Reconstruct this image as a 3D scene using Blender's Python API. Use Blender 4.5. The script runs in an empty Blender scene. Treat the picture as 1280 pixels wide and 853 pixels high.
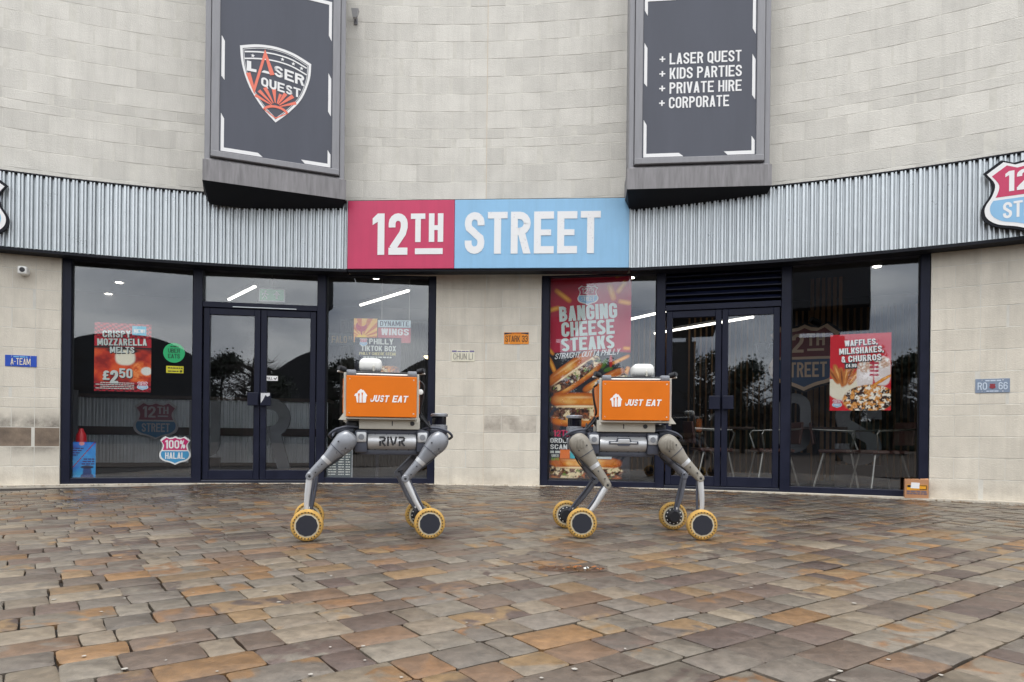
import bpy, bmesh, math, random
import numpy as np
from mathutils import Matrix, Vector
random.seed(7)
sc = bpy.context.scene
C = sc.collection
PI = math.pi

# ------------------------------------------------------------------ camera
CAM_Z = 0.57
cam = bpy.data.cameras.new('camera')
cam.sensor_width = 36.0
cam.lens = 24.0
cam.shift_y = 121.5 / 1280.0
cam.clip_start = 0.05
cam.clip_end = 3000
camo = bpy.data.objects.new('camera', cam)
C.objects.link(camo)
camo.matrix_world = Matrix.Translation((0, 0, CAM_Z)) @ Matrix.Rotation(PI / 2, 4, 'X') @ Matrix.Rotation(0.0108, 4, 'Z')
sc.camera = camo

# ------------------------------------------------------------------ sky
SUN_EL, SUN_AZ = math.radians(72), math.radians(200)     # azimuth measured clockwise from +Y
wd = bpy.data.worlds.new('World')
sc.world = wd
wd.use_nodes = True
nt = wd.node_tree
nt.nodes.clear()
wo = nt.nodes.new('ShaderNodeOutputWorld')
bg = nt.nodes.new('ShaderNodeBackground')
bg.inputs[1].default_value = 0.1
sky = nt.nodes.new('ShaderNodeTexSky')
sky.sky_type = 'NISHITA'
sky.sun_disc = False
sky.sun_elevation = SUN_EL
sky.sun_rotation = SUN_AZ
tc = nt.nodes.new('ShaderNodeTexCoord')
mp = nt.nodes.new('ShaderNodeMapping')
mp.inputs['Scale'].default_value = (1, 1, 2.6)
nz = nt.nodes.new('ShaderNodeTexNoise')
nz.inputs['Scale'].default_value = 2.3
nz.inputs['Detail'].default_value = 7
nz.inputs['Roughness'].default_value = 0.55
nz.inputs['Distortion'].default_value = 0.35
rp = nt.nodes.new('ShaderNodeValToRGB')          # thickness of the cloud sheet
rp.color_ramp.elements[0].position = 0.28
rp.color_ramp.elements[0].color = (0.72, 0.72, 0.72, 1)
rp.color_ramp.elements[1].position = 0.5
rp.color_ramp.elements[1].color = (1, 1, 1, 1)
cr = nt.nodes.new('ShaderNodeValToRGB')          # light and dark cloud
cr.color_ramp.elements[0].position = 0.32
cr.color_ramp.elements[0].color = (4.6, 5.1, 6.1, 1)
cr.color_ramp.elements[1].position = 0.60
cr.color_ramp.elements[1].color = (13.5, 13.6, 13.6, 1)
nz2 = nt.nodes.new('ShaderNodeTexNoise')
nz2.inputs['Scale'].default_value = 3.4
nz2.inputs['Detail'].default_value = 8
nz2.inputs['Distortion'].default_value = 0.5
mx = nt.nodes.new('ShaderNodeMix')
mx.data_type = 'RGBA'
L = nt.links.new
L(tc.outputs['Generated'], mp.inputs[0])
L(mp.outputs[0], nz.inputs['Vector'])
L(mp.outputs[0], nz2.inputs['Vector'])
L(nz.outputs['Fac'], rp.inputs[0])
L(nz2.outputs['Fac'], cr.inputs[0])
sx = nt.nodes.new('ShaderNodeSeparateXYZ')
el = nt.nodes.new('ShaderNodeMapRange')             # an overcast sky is about three times brighter overhead than at the horizon
el.inputs['From Min'].default_value = 0.0
el.inputs['From Max'].default_value = 1.0
el.inputs['To Min'].default_value = 1.15
el.inputs['To Max'].default_value = 2.2
vs_ = nt.nodes.new('ShaderNodeVectorMath'); vs_.operation = 'SCALE'
L(tc.outputs['Generated'], sx.inputs[0])
L(sx.outputs['Z'], el.inputs['Value'])
L(cr.outputs[0], vs_.inputs[0])
L(el.outputs[0], vs_.inputs['Scale'])
L(rp.outputs[0], mx.inputs['Factor'])
L(sky.outputs[0], mx.inputs['A'])
L(vs_.outputs[0], mx.inputs['B'])
L(mx.outputs['Result'], bg.inputs[0])
L(bg.outputs[0], wo.inputs[0])

sun = bpy.data.lights.new('sun', 'SUN')
sun.energy = 1.45
sun.angle = math.radians(22)
sun.color = (1.0, 0.96, 0.9)
suno = bpy.data.objects.new('sun', sun)
C.objects.link(suno)
sd = Vector((math.sin(SUN_AZ) * math.cos(SUN_EL), math.cos(SUN_AZ) * math.cos(SUN_EL), math.sin(SUN_EL)))
suno.rotation_euler = (-sd).to_track_quat('-Z', 'Y').to_euler()

sc.view_settings.view_transform = 'Standard'
sc.view_settings.look = 'None'
sc.view_settings.gamma = 1
sc.view_settings.exposure = 0.15
sc.cycles.max_bounces = 8
sc.cycles.transparent_max_bounces = 24
sc.cycles.caustics_reflective = False
sc.cycles.caustics_refractive = False

# ------------------------------------------------------------------ materials
def lin(r, g, b):
    f = lambda c: (c / 255 / 12.92) if c <= 10 else ((c / 255 + 0.055) / 1.055) ** 2.4
    return (f(r), f(g), f(b))

MATS = {}
def mat(name, col, rough=0.5, metal=0.0, var=0.0, vscale=6.0, bump=0.0, bscale=60.0, emit=None, spec=None, rvar=0.0, coat=0.0, stretch=(1, 1, 1), rand=0.0, streak=0.0):
    """Principled material with procedural mottling, relief and gloss variation."""
    if name in MATS:
        return MATS[name]
    m = bpy.data.materials.new(name)
    m.use_nodes = True
    t = m.node_tree
    b = t.nodes['Principled BSDF']
    b.inputs['Base Color'].default_value = (*col, 1)
    b.inputs['Roughness'].default_value = rough
    b.inputs['Metallic'].default_value = metal
    if spec is not None: b.inputs['Specular IOR Level'].default_value = spec
    if coat: b.inputs['Coat Weight'].default_value = coat
    lk = t.links.new
    g = t.nodes.new('ShaderNodeNewGeometry')
    mpn = t.nodes.new('ShaderNodeMapping')
    mpn.inputs['Scale'].default_value = stretch
    lk(g.outputs['Position'], mpn.inputs[0])
    if var or rand:
        n = t.nodes.new('ShaderNodeTexNoise')
        n.inputs['Scale'].default_value = vscale
        n.inputs['Detail'].default_value = 6
        n.inputs['Roughness'].default_value = 0.62
        lk(mpn.outputs[0], n.inputs['Vector'])
        mr = t.nodes.new('ShaderNodeMapRange')
        mr.inputs['From Min'].default_value = 0.25
        mr.inputs['From Max'].default_value = 0.75
        mr.inputs['To Min'].default_value = 1 - var
        mr.inputs['To Max'].default_value = 1 + var
        lk(n.outputs['Fac'], mr.inputs['Value'])
        val = mr.outputs[0]
        if rand:
            oi = t.nodes.new('ShaderNodeObjectInfo')
            m2 = t.nodes.new('ShaderNodeMapRange')
            m2.inputs['To Min'].default_value = 1 - rand
            m2.inputs['To Max'].default_value = 1 + rand * 0.6
            lk(oi.outputs['Random'], m2.inputs['Value'])
            mm = t.nodes.new('ShaderNodeMath'); mm.operation = 'MULTIPLY'
            lk(val, mm.inputs[0]); lk(m2.outputs[0], mm.inputs[1])
            val = mm.outputs[0]
        if streak:                      # rain streaks
            ms = t.nodes.new('ShaderNodeMapping'); ms.inputs['Scale'].default_value = (5, 5, 0.35); lk(g.outputs['Position'], ms.inputs[0])
            ns = t.nodes.new('ShaderNodeTexNoise'); ns.inputs['Scale'].default_value = 2.2; ns.inputs['Detail'].default_value = 7; ns.inputs['Roughness'].default_value = 0.7; lk(ms.outputs[0], ns.inputs['Vector'])
            m4 = t.nodes.new('ShaderNodeMapRange'); m4.inputs['From Min'].default_value = 0.45; m4.inputs['From Max'].default_value = 0.75; m4.inputs['To Min'].default_value = 1.0; m4.inputs['To Max'].default_value = 1 - streak
            lk(ns.outputs['Fac'], m4.inputs['Value'])
            mm2 = t.nodes.new('ShaderNodeMath'); mm2.operation = 'MULTIPLY'; lk(val, mm2.inputs[0]); lk(m4.outputs[0], mm2.inputs[1]); val = mm2.outputs[0]
        v = t.nodes.new('ShaderNodeVectorMath'); v.operation = 'SCALE'
        v.inputs[0].default_value = col
        lk(val, v.inputs['Scale'])
        lk(v.outputs[0], b.inputs['Base Color'])
        if rvar:
            m3 = t.nodes.new('ShaderNodeMapRange')
            m3.inputs['From Min'].default_value = 0.3
            m3.inputs['From Max'].default_value = 0.7
            m3.inputs['To Min'].default_value = max(0.05, rough - rvar)
            m3.inputs['To Max'].default_value = min(1, rough + rvar)
            lk(n.outputs['Fac'], m3.inputs['Value'])
            lk(m3.outputs[0], b.inputs['Roughness'])
    if bump:
        n2 = t.nodes.new('ShaderNodeTexNoise')
        n2.inputs['Scale'].default_value = bscale
        n2.inputs['Detail'].default_value = 5
        lk(mpn.outputs[0], n2.inputs['Vector'])
        bp = t.nodes.new('ShaderNodeBump')
        bp.inputs['Strength'].default_value = bump
        bp.inputs['Distance'].default_value = 0.01
        lk(n2.outputs['Fac'], bp.inputs['Height'])
        lk(bp.outputs[0], b.inputs['Normal'])
    if emit:
        b.inputs['Emission Color'].default_value = (*emit[0], 1)
        b.inputs['Emission Strength'].default_value = emit[1]
    MATS[name] = m
    return m

def attr_mat(name, rough=0.45, spec=0.4):
    if name in MATS: return MATS[name]
    m = bpy.data.materials.new(name); m.use_nodes = True
    t = m.node_tree; b = t.nodes['Principled BSDF']
    a = t.nodes.new('ShaderNodeAttribute'); a.attribute_name = 'ink'
    t.links.new(a.outputs['Color'], b.inputs['Base Color'])
    b.inputs['Roughness'].default_value = rough
    b.inputs['Specular IOR Level'].default_value = spec
    MATS[name] = m
    return m

STONE = mat('stone', lin(210, 207, 199), 0.85, var=0.08, vscale=3.2, bump=0.35, bscale=90, rand=0.09, streak=0.12)
STONE_LOW = mat('stone_low', lin(212, 205, 191), 0.85, var=0.1, vscale=3.6, bump=0.35, bscale=90, rand=0.06, streak=0.14)
STONE_SOOT = mat('stone_sooted', lin(138, 122, 106), 0.9, var=0.3, vscale=5.0, bump=0.3, bscale=70)
STONE_DIRT = mat('stone_grimy', lin(206, 199, 186), 0.9, var=0.1, vscale=5.0, bump=0.3, bscale=70)
def stain(m, z0, sig, amount, xr=None, col=lin(70, 62, 58)):
    t = m.node_tree; b = t.nodes['Principled BSDF']; lk = t.links.new; N = t.nodes.new
    src = b.inputs['Base Color'].links[0].from_socket
    g = N('ShaderNodeNewGeometry'); sp = N('ShaderNodeSeparateXYZ'); lk(g.outputs['Position'], sp.inputs[0])
    d = N('ShaderNodeMath'); d.operation = 'SUBTRACT'; d.inputs[1].default_value = z0; lk(sp.outputs['Z'], d.inputs[0])
    ab = N('ShaderNodeMath'); ab.operation = 'ABSOLUTE'; lk(d.outputs[0], ab.inputs[0])
    r = N('ShaderNodeMapRange'); r.inputs['From Min'].default_value = sig * .3; r.inputs['From Max'].default_value = sig; r.inputs['To Min'].default_value = 1; r.inputs['To Max'].default_value = 0
    r.interpolation_type = 'SMOOTHSTEP'; lk(ab.outputs[0], r.inputs['Value'])
    n = N('ShaderNodeTexNoise'); n.inputs['Scale'].default_value = 4.5; n.inputs['Detail'].default_value = 7; n.inputs['Roughness'].default_value = .65; lk(g.outputs['Position'], n.inputs['Vector'])
    r2 = N('ShaderNodeMapRange'); r2.inputs['From Min'].default_value = .36; r2.inputs['From Max'].default_value = .62; lk(n.outputs['Fac'], r2.inputs['Value'])
    mu = N('ShaderNodeMath'); mu.operation = 'MULTIPLY'; lk(r.outputs[0], mu.inputs[0]); lk(r2.outputs[0], mu.inputs[1])
    m2 = N('ShaderNodeMath'); m2.operation = 'MULTIPLY'; m2.inputs[1].default_value = amount; lk(mu.outputs[0], m2.inputs[0])
    mx2 = N('ShaderNodeMix'); mx2.data_type = 'RGBA'; mx2.inputs['B'].default_value = (*col, 1)
    lk(m2.outputs[0], mx2.inputs['Factor']); lk(src, mx2.inputs['A']); lk(mx2.outputs['Result'], b.inputs['Base Color'])
STONE_SMEAR = mat('stone_smeared', lin(211, 204, 190), 0.85, var=0.1, vscale=3.6, bump=0.25, bscale=90, rand=0.06)
stain(STONE_SMEAR, .56, .3, .75)
stain(STONE_SOOT, .53, .14, .6)
stain(STONE_LOW, .05, .13, .25, col=lin(120, 104, 88))
stain(STONE_DIRT, .76, .2, .55, col=lin(120, 108, 98))
MORTAR = mat('mortar', lin(206, 203, 194), 0.9, var=0.1, vscale=9, bump=0.2)
SEALANT = mat('sealant', lin(204, 193, 176), 0.7)
GALV = mat('galvanised_steel', (0.62, 0.665, 0.69), 0.36, metal=0.6, var=0.12, vscale=5, rvar=0.1, rand=0.07, streak=0.14)
NAVY = mat('navy_powder_coat', (0.0055, 0.0075, 0.022), 0.45, var=0.2, vscale=5, bump=0.03, rvar=0.12, spec=0.28)
BLACKM = mat('black_trim', (0.006, 0.007, 0.012), 0.6, spec=0.25)
CRIMSON = mat('crimson_sign_face', lin(194, 56, 96), 0.4, var=0.06, vscale=3, streak=0.10)
SKYBLUE = mat('sky_blue_sign_face', lin(138, 186, 222), 0.4, var=0.05, vscale=3, streak=0.10)
def worn_white():
    m = mat('worn_white_vinyl', (0.74, 0.75, 0.76), 0.5)
    t = m.node_tree; b = t.nodes['Principled BSDF']; lk = t.links.new
    g = t.nodes.new('ShaderNodeNewGeometry')
    n = t.nodes.new('ShaderNodeTexNoise'); n.inputs['Scale'].default_value = 42; n.inputs['Detail'].default_value = 3
    n2 = t.nodes.new('ShaderNodeTexNoise'); n2.inputs['Scale'].default_value = 5
    lk(g.outputs['Position'], n.inputs['Vector']); lk(g.outputs['Position'], n2.inputs['Vector'])
    a = t.nodes.new('ShaderNodeMath'); a.operation = 'ADD'; lk(n.outputs['Fac'], a.inputs[0])
    s = t.nodes.new('ShaderNodeMath'); s.operation = 'MULTIPLY'; s.inputs[1].default_value = 0.35; lk(n2.outputs['Fac'], s.inputs[0]); lk(s.outputs[0], a.inputs[1])
    r = t.nodes.new('ShaderNodeValToRGB')
    r.color_ramp.elements[0].position = 0.84; r.color_ramp.elements[0].color = (0.78, 0.79, 0.80, 1)
    r.color_ramp.elements[1].position = 0.92; r.color_ramp.elements[1].color = (0.60, 0.59, 0.62, 1)
    lk(a.outputs[0], r.inputs[0]); lk(r.outputs[0], b.inputs['Base Color'])
    return m
VINYL = worn_white()
WHITE = mat('white_print', (0.8, 0.8, 0.8), 0.5)
CREAMY = mat('off_white_print', (0.66, 0.68, 0.64), 0.5)
BLACKP = mat('black_print', (0.012, 0.012, 0.015), 0.5)
BILL = mat('slate_banner', lin(66, 69, 81), 0.28, var=0.12, vscale=1.3, stretch=(3, 3, 0.6), bump=0.02, bscale=8)
BFRAME = mat('weathered_aluminium', lin(136, 136, 140), 0.55, metal=0.15, var=0.1, vscale=6, stretch=(4, 4, 0.5))
BSILL = mat('streaked_sill_metal', lin(128, 126, 128), 0.6, metal=0.1, var=0.32, vscale=7, stretch=(4, 4, 0.4))
SALMON = mat('salmon_print', lin(232, 120, 98), 0.5)
ORANGE = mat('orange_panel', (0.68, 0.158, 0.002), 0.48, var=0.06, vscale=7, spec=0.3, rvar=0.08)
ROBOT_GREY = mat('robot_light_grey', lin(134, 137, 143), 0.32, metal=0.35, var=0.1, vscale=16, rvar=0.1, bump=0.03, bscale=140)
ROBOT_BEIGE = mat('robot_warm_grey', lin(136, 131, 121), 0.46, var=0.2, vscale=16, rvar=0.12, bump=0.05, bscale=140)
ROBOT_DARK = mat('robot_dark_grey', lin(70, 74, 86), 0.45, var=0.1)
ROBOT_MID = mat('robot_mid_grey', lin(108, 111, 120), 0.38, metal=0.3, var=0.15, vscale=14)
ROBOT_BLACK = mat('robot_black', (0.012, 0.013, 0.017), 0.4)
ROBOT_SILVER = mat('robot_silver', lin(196, 198, 200), 0.35, metal=0.35, var=0.06, vscale=10)
ROBOT_WHITE = mat('robot_white', lin(226, 226, 222), 0.4)
TRAYM = mat('robot_tray', lin(190, 187, 176), 0.5, var=0.06, vscale=12)
TYRE = mat('yellow_tyre', lin(186, 147, 76), 0.8, var=0.28, vscale=26, bump=0.3, bscale=120)
RIMM = mat('pale_rim', lin(196, 186, 160), 0.5)
CONC = mat('concrete_strip', lin(190, 182, 168), 0.9, var=0.25, vscale=7, bump=0.4, bscale=60)
CARD = mat('cardboard', lin(178, 130, 94), 0.8, var=0.12, vscale=12)
POSTER = attr_mat('printed_poster', 0.4)
CEIL = mat('shop_ceiling', (0.05, 0.05, 0.055), 0.8)
INWALL = mat('shop_wall', (0.016, 0.016, 0.02), 0.8, var=0.2)
INFLOOR = mat('shop_floor', (0.014, 0.014, 0.016), 0.55, var=0.3, vscale=3, spec=0.1)
TIMBER = mat('timber_slats', lin(140, 106, 72), 0.6, var=0.25, vscale=4, stretch=(6, 6, 0.6))
TIMBER_DARK = mat('dark_timber', lin(62, 46, 40), 0.6, var=0.25, vscale=4)
CORR_IN = mat('indoor_corrugated_steel', (0.55, 0.58, 0.62), 0.42, metal=0.4, var=0.1)
LAMP = mat('lit_lamp', (0.9, 0.9, 0.85), 0.5, emit=((1.0, 0.95, 0.86), 3.2))
DOWNLAMP = mat('lit_downlight', (0.9, 0.9, 0.85), 0.5, emit=((1.0, 0.93, 0.8), 14.0))
WARMLAMP = mat('warm_lamp', (0.9, 0.8, 0.6), 0.5, emit=((1.0, 0.72, 0.38), 3.0))
CHROME = mat('chair_chrome', (0.36, 0.35, 0.33), 0.35, metal=0.9)
LEATHER = mat('brown_leather', lin(76, 46, 40), 0.5, var=0.15)

def glass_mat():
    m = bpy.data.materials.new('window_glass'); m.use_nodes = True
    t = m.node_tree; t.nodes.clear(); lk = t.links.new
    o = t.nodes.new('ShaderNodeOutputMaterial')
    mixs = t.nodes.new('ShaderNodeMixShader')
    tr = t.nodes.new('ShaderNodeBsdfTransparent'); tr.inputs[0].default_value = (0.975, 0.985, 0.985, 1)
    gl = t.nodes.new('ShaderNodeBsdfGlossy'); gl.inputs['Roughness'].default_value = 0.012; gl.inputs['Color'].default_value = (0.93, 0.96, 1, 1)
    lw = t.nodes.new('ShaderNodeLayerWeight'); lw.inputs['Blend'].default_value = 0.5
    pw5 = t.nodes.new('ShaderNodeMath'); pw5.operation = 'POWER'; pw5.inputs[1].default_value = 5.0; lk(lw.outputs['Facing'], pw5.inputs[0])
    fr = t.nodes.new('ShaderNodeMath'); fr.operation = 'MULTIPLY_ADD'; fr.inputs[1].default_value = 0.5; fr.inputs[2].default_value = 0.084; lk(pw5.outputs[0], fr.inputs[0])
    g = t.nodes.new('ShaderNodeNewGeometry')
    n = t.nodes.new('ShaderNodeTexNoise'); n.inputs['Scale'].default_value = 1.1; n.inputs['Detail'].default_value = 1
    lk(g.outputs['Position'], n.inputs['Vector'])
    bp = t.nodes.new('ShaderNodeBump'); bp.inputs['Strength'].default_value = 0.06; bp.inputs['Distance'].default_value = 0.02
    lk(n.outputs['Fac'], bp.inputs['Height']); lk(bp.outputs[0], gl.inputs['Normal'])
    lk(fr.outputs[0], mixs.inputs[0]); lk(tr.outputs[0], mixs.inputs[1]); lk(gl.outputs[0], mixs.inputs[2])
    lk(mixs.outputs[0], o.inputs[0])
    return m
GLASS = glass_mat()

def paver_mat():
    m = bpy.data.materials.new('sandstone_setts'); m.use_nodes = True
    t = m.node_tree; b = t.nodes['Principled BSDF']; lk = t.links.new
    N = t.nodes.new
    a1 = N('ShaderNodeAttribute'); a1.attribute_name = 'tone'
    a2 = N('ShaderNodeAttribute'); a2.attribute_name = 'tone_b'
    g = N('ShaderNodeNewGeometry')
    n1 = N('ShaderNodeTexNoise'); n1.inputs['Scale'].default_value = 6.5; n1.inputs['Detail'].default_value = 3; n1.inputs['Distortion'].default_value = 0.8
    n2 = N('ShaderNodeTexNoise'); n2.inputs['Scale'].default_value = 22; n2.inputs['Detail'].default_value = 7; n2.inputs['Roughness'].default_value = 0.7
    n3 = N('ShaderNodeTexNoise'); n3.inputs['Scale'].default_value = 0.85; n3.inputs['Detail'].default_value = 4
    n5 = N('ShaderNodeTexNoise'); n5.inputs['Scale'].default_value = 190; n5.inputs['Detail'].default_value = 3
    for n in (n1, n2, n3, n5): lk(g.outputs['Position'], n.inputs['Vector'])
    r1 = N('ShaderNodeMapRange'); r1.inputs['From Min'].default_value = 0.50; r1.inputs['From Max'].default_value = 0.60
    lk(n1.outputs['Fac'], r1.inputs['Value'])
    mix = N('ShaderNodeMix'); mix.data_type = 'RGBA'
    lk(r1.outputs[0], mix.inputs['Factor']); lk(a1.outputs['Color'], mix.inputs['A']); lk(a2.outputs['Color'], mix.inputs['B'])
    r2 = N('ShaderNodeMapRange'); r2.inputs['From Min'].default_value = 0.25; r2.inputs['From Max'].default_value = 0.75; r2.inputs['To Min'].default_value = 0.58; r2.inputs['To Max'].default_value = 1.38
    lk(n2.outputs['Fac'], r2.inputs['Value'])
    v = N('ShaderNodeVectorMath'); v.operation = 'SCALE'; lk(mix.outputs['Result'], v.inputs[0]); lk(r2.outputs[0], v.inputs['Scale'])
    # damp: stronger along the foot of the wall (distance from the centre of the curve), broken up by noise
    sub = N('ShaderNodeVectorMath'); sub.operation = 'SUBTRACT'; sub.inputs[1].default_value = (-1.05, -3.47, 0)
    lk(g.outputs['Position'], sub.inputs[0])
    ln = N('ShaderNodeVectorMath'); ln.operation = 'LENGTH'; lk(sub.outputs[0], ln.inputs[0])
    rw = N('ShaderNodeMapRange'); rw.inputs['From Min'].default_value = 7.5; rw.inputs['From Max'].default_value = 11.4; rw.inputs['To Min'].default_value = 0.0; rw.inputs['To Max'].default_value = 0.42
    lk(ln.outputs['Value'], rw.inputs['Value'])
    ad = N('ShaderNodeMath'); ad.operation = 'ADD'; lk(rw.outputs[0], ad.inputs[0]); lk(n3.outputs['Fac'], ad.inputs[1])
    wet = N('ShaderNodeMapRange'); wet.inputs['From Min'].default_value = 0.56; wet.inputs['From Max'].default_value = 0.88
    lk(ad.outputs[0], wet.inputs['Value'])
    wd_ = N('ShaderNodeMapRange'); wd_.inputs['To Min'].default_value = 1.0; wd_.inputs['To Max'].default_value = 0.62
    lk(wet.outputs[0], wd_.inputs['Value'])
    v2 = N('ShaderNodeVectorMath'); v2.operation = 'SCALE'; lk(v.outputs[0], v2.inputs[0]); lk(wd_.outputs[0], v2.inputs['Scale'])
    lk(v2.outputs[0], b.inputs['Base Color'])
    rr = N('ShaderNodeMapRange'); rr.inputs['To Min'].default_value = 0.44; rr.inputs['To Max'].default_value = 0.17
    lk(wet.outputs[0], rr.inputs['Value'])
    r5 = N('ShaderNodeMath'); r5.operation = 'MULTIPLY_ADD'; r5.inputs[1].default_value = 0.25; lk(n2.outputs['Fac'], r5.inputs[0]); 
    sb = N('ShaderNodeMath'); sb.operation = 'SUBTRACT'; sb.inputs[1].default_value = 0.12; lk(rr.outputs[0], sb.inputs[0]); lk(sb.outputs[0], r5.inputs[2])
    lk(r5.outputs[0], b.inputs['Roughness'])
    bp = N('ShaderNodeBump'); bp.inputs['Strength'].default_value = 0.55; bp.inputs['Distance'].default_value = 0.006
    h = N('ShaderNodeMath'); h.operation = 'MULTIPLY_ADD'; h.inputs[1].default_value = 0.25; lk(n5.outputs['Fac'], h.inputs[0]); lk(n2.outputs['Fac'], h.inputs[2])
    lk(h.outputs[0], bp.inputs['Height']); lk(bp.outputs[0], b.inputs['Normal'])
    return m
PAVER = paver_mat()
GROUNDM = mat('joint_grit', lin(46, 40, 36), 0.9, var=0.35, vscale=20, bump=0.5, bscale=120)
FARPAVE = mat('far_paving', lin(78, 70, 64), 0.9, var=0.3, vscale=4, spec=0.12)

# ------------------------------------------------------------------ mesh helpers
class MB:
    def __init__(s): s.v = []; s.f = []
    def add(s, vs, fs, M=None):
        o = len(s.v)
        s.v += [tuple(M @ Vector(p)) for p in vs] if M is not None else [tuple(p) for p in vs]
        s.f += [tuple(i + o for i in f) for f in fs]
        return s
    def box(s, x0, x1, y0, y1, z0, z1, M=None):
        return s.add([(x0, y0, z0), (x1, y0, z0), (x1, y1, z0), (x0, y1, z0), (x0, y0, z1), (x1, y0, z1), (x1, y1, z1), (x0, y1, z1)],
                     [(0, 3, 2, 1), (4, 5, 6, 7), (0, 1, 5, 4), (1, 2, 6, 5), (2, 3, 7, 6), (3, 0, 4, 7)], M)
    def rbox(s, x0, x1, y0, y1, z0, z1, b=0.01, seg=2, M=None):
        bm = bmesh.new()
        bmesh.ops.create_cube(bm, size=1, matrix=Matrix.Translation(((x0 + x1) / 2, (y0 + y1) / 2, (z0 + z1) / 2)) @ Matrix.Diagonal((x1 - x0, y1 - y0, z1 - z0, 1)))
        bmesh.ops.bevel(bm, geom=bm.edges[:], offset=b, segments=seg, affect='EDGES', profile=0.5)
        bm.verts.index_update()
        s.add([tuple(v.co) for v in bm.verts], [tuple(v.index for v in f.verts) for f in bm.faces], M)
        bm.free(); return s
    def tube(s, pts, rad, n=10, flat=1.0, up=None, cap=True):
        pts = [Vector(p) for p in pts]
        if not hasattr(rad, '__len__'): rad = [rad] * len(pts)
        o = len(s.v); ref = Vector(up) if up else None
        for i, p in enumerate(pts):
            d = (pts[min(i + 1, len(pts) - 1)] - pts[max(i - 1, 0)]).normalized()
            r0 = ref if ref is not None else (Vector((0, 0, 1)) if abs(d.z) < 0.9 else Vector((1, 0, 0)))
            a = d.cross(r0).normalized(); b = d.cross(a).normalized()
            for k in range(n):
                t = 2 * PI * k / n
                s.v.append(tuple(p + a * math.cos(t) * rad[i] + b * math.sin(t) * rad[i] * flat))
        for i in range(len(pts) - 1):
            for k in range(n):
                k2 = (k + 1) % n
                s.f.append((o + i * n + k, o + i * n + k2, o + (i + 1) * n + k2, o + (i + 1) * n + k))
        if cap:
            s.f.append(tuple(o + k for k in range(n))[::-1])
            e = o + (len(pts) - 1) * n
            s.f.append(tuple(e + k for k in range(n)))
        return s
    def lathe(s, prof, n=24, M=None):
        """profile of (radius, height) about local Z"""
        vs = []; fs = []
        for r, h in prof:
            for k in range(n):
                t = 2 * PI * k / n
                vs.append((r * math.cos(t), r * math.sin(t), h))
        for i in range(len(prof) - 1):
            for k in range(n):
                k2 = (k + 1) % n
                fs.append((i * n + k, i * n + k2, (i + 1) * n + k2, (i + 1) * n + k))
        if prof[0][0] > 1e-6: fs.append(tuple(range(n))[::-1])
        if prof[-1][0] > 1e-6: fs.append(tuple((len(prof) - 1) * n + k for k in range(n)))
        return s.add(vs, fs, M)
    def prism(s, poly, y0, y1, M=None):
        """outline in (x, z), pushed from y0 (front) to y1 (back)"""
        n = len(poly)
        vs = [(x, y0, z) for x, z in poly] + [(x, y1, z) for x, z in poly]
        fs = [tuple(range(n)), tuple(range(n, 2 * n))[::-1]] + [(i, i + n, (i + 1) % n + n, (i + 1) % n) for i in range(n)]
        return s.add(vs, fs, M)
    def flat(s, poly, y=0.0, M=None):
        return s.add([(x, y, z) for x, z in poly], [tuple(range(len(poly)))], M)
    def ring(s, outer, inner, y, M=None):
        n = len(outer)
        return s.add([(x, y, z) for x, z in outer] + [(x, y, z) for x, z in inner], [(i, (i + 1) % n, (i + 1) % n + n, i + n) for i in range(n)], M)
    def build(s, name, m, parent=None, smooth=False, recalc=True, local=None):
        me = bpy.data.meshes.new(name)
        me.from_pydata(s.v, [], s.f)
        if recalc:
            bm = bmesh.new(); bm.from_mesh(me)
            bmesh.ops.recalc_face_normals(bm, faces=bm.faces[:])
            bm.to_mesh(me); bm.free()
        return link(name, me, m, parent, smooth, local)

def link(name, me, m, parent=None, smooth=False, local=None):
    if m is not None and not me.materials: me.materials.append(m)
    if smooth is True:
        for p in me.polygons: p.use_smooth = True
    elif smooth:
        me.set_sharp_from_angle(angle=smooth)
        for p in me.polygons: p.use_smooth = True
    o = bpy.data.objects.new(name, me)
    C.objects.link(o)
    if parent is not None: o.parent = parent
    if local is not None: o.matrix_basis = local
    return o
SM = math.radians(38)

def tag(o, label=None, cat=None, group=None, kind=None):
    if label: o['label'] = label
    if cat: o['category'] = cat
    if group: o['group'] = group
    if kind: o['kind'] = kind
    return o
def thing(name, label, cat, M=None, group=None):
    o = bpy.data.objects.new(name, None)
    o.empty_display_size = 0.1
    C.objects.link(o)
    if M is not None: o.matrix_world = M
    return tag(o, label, cat, group)

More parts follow.
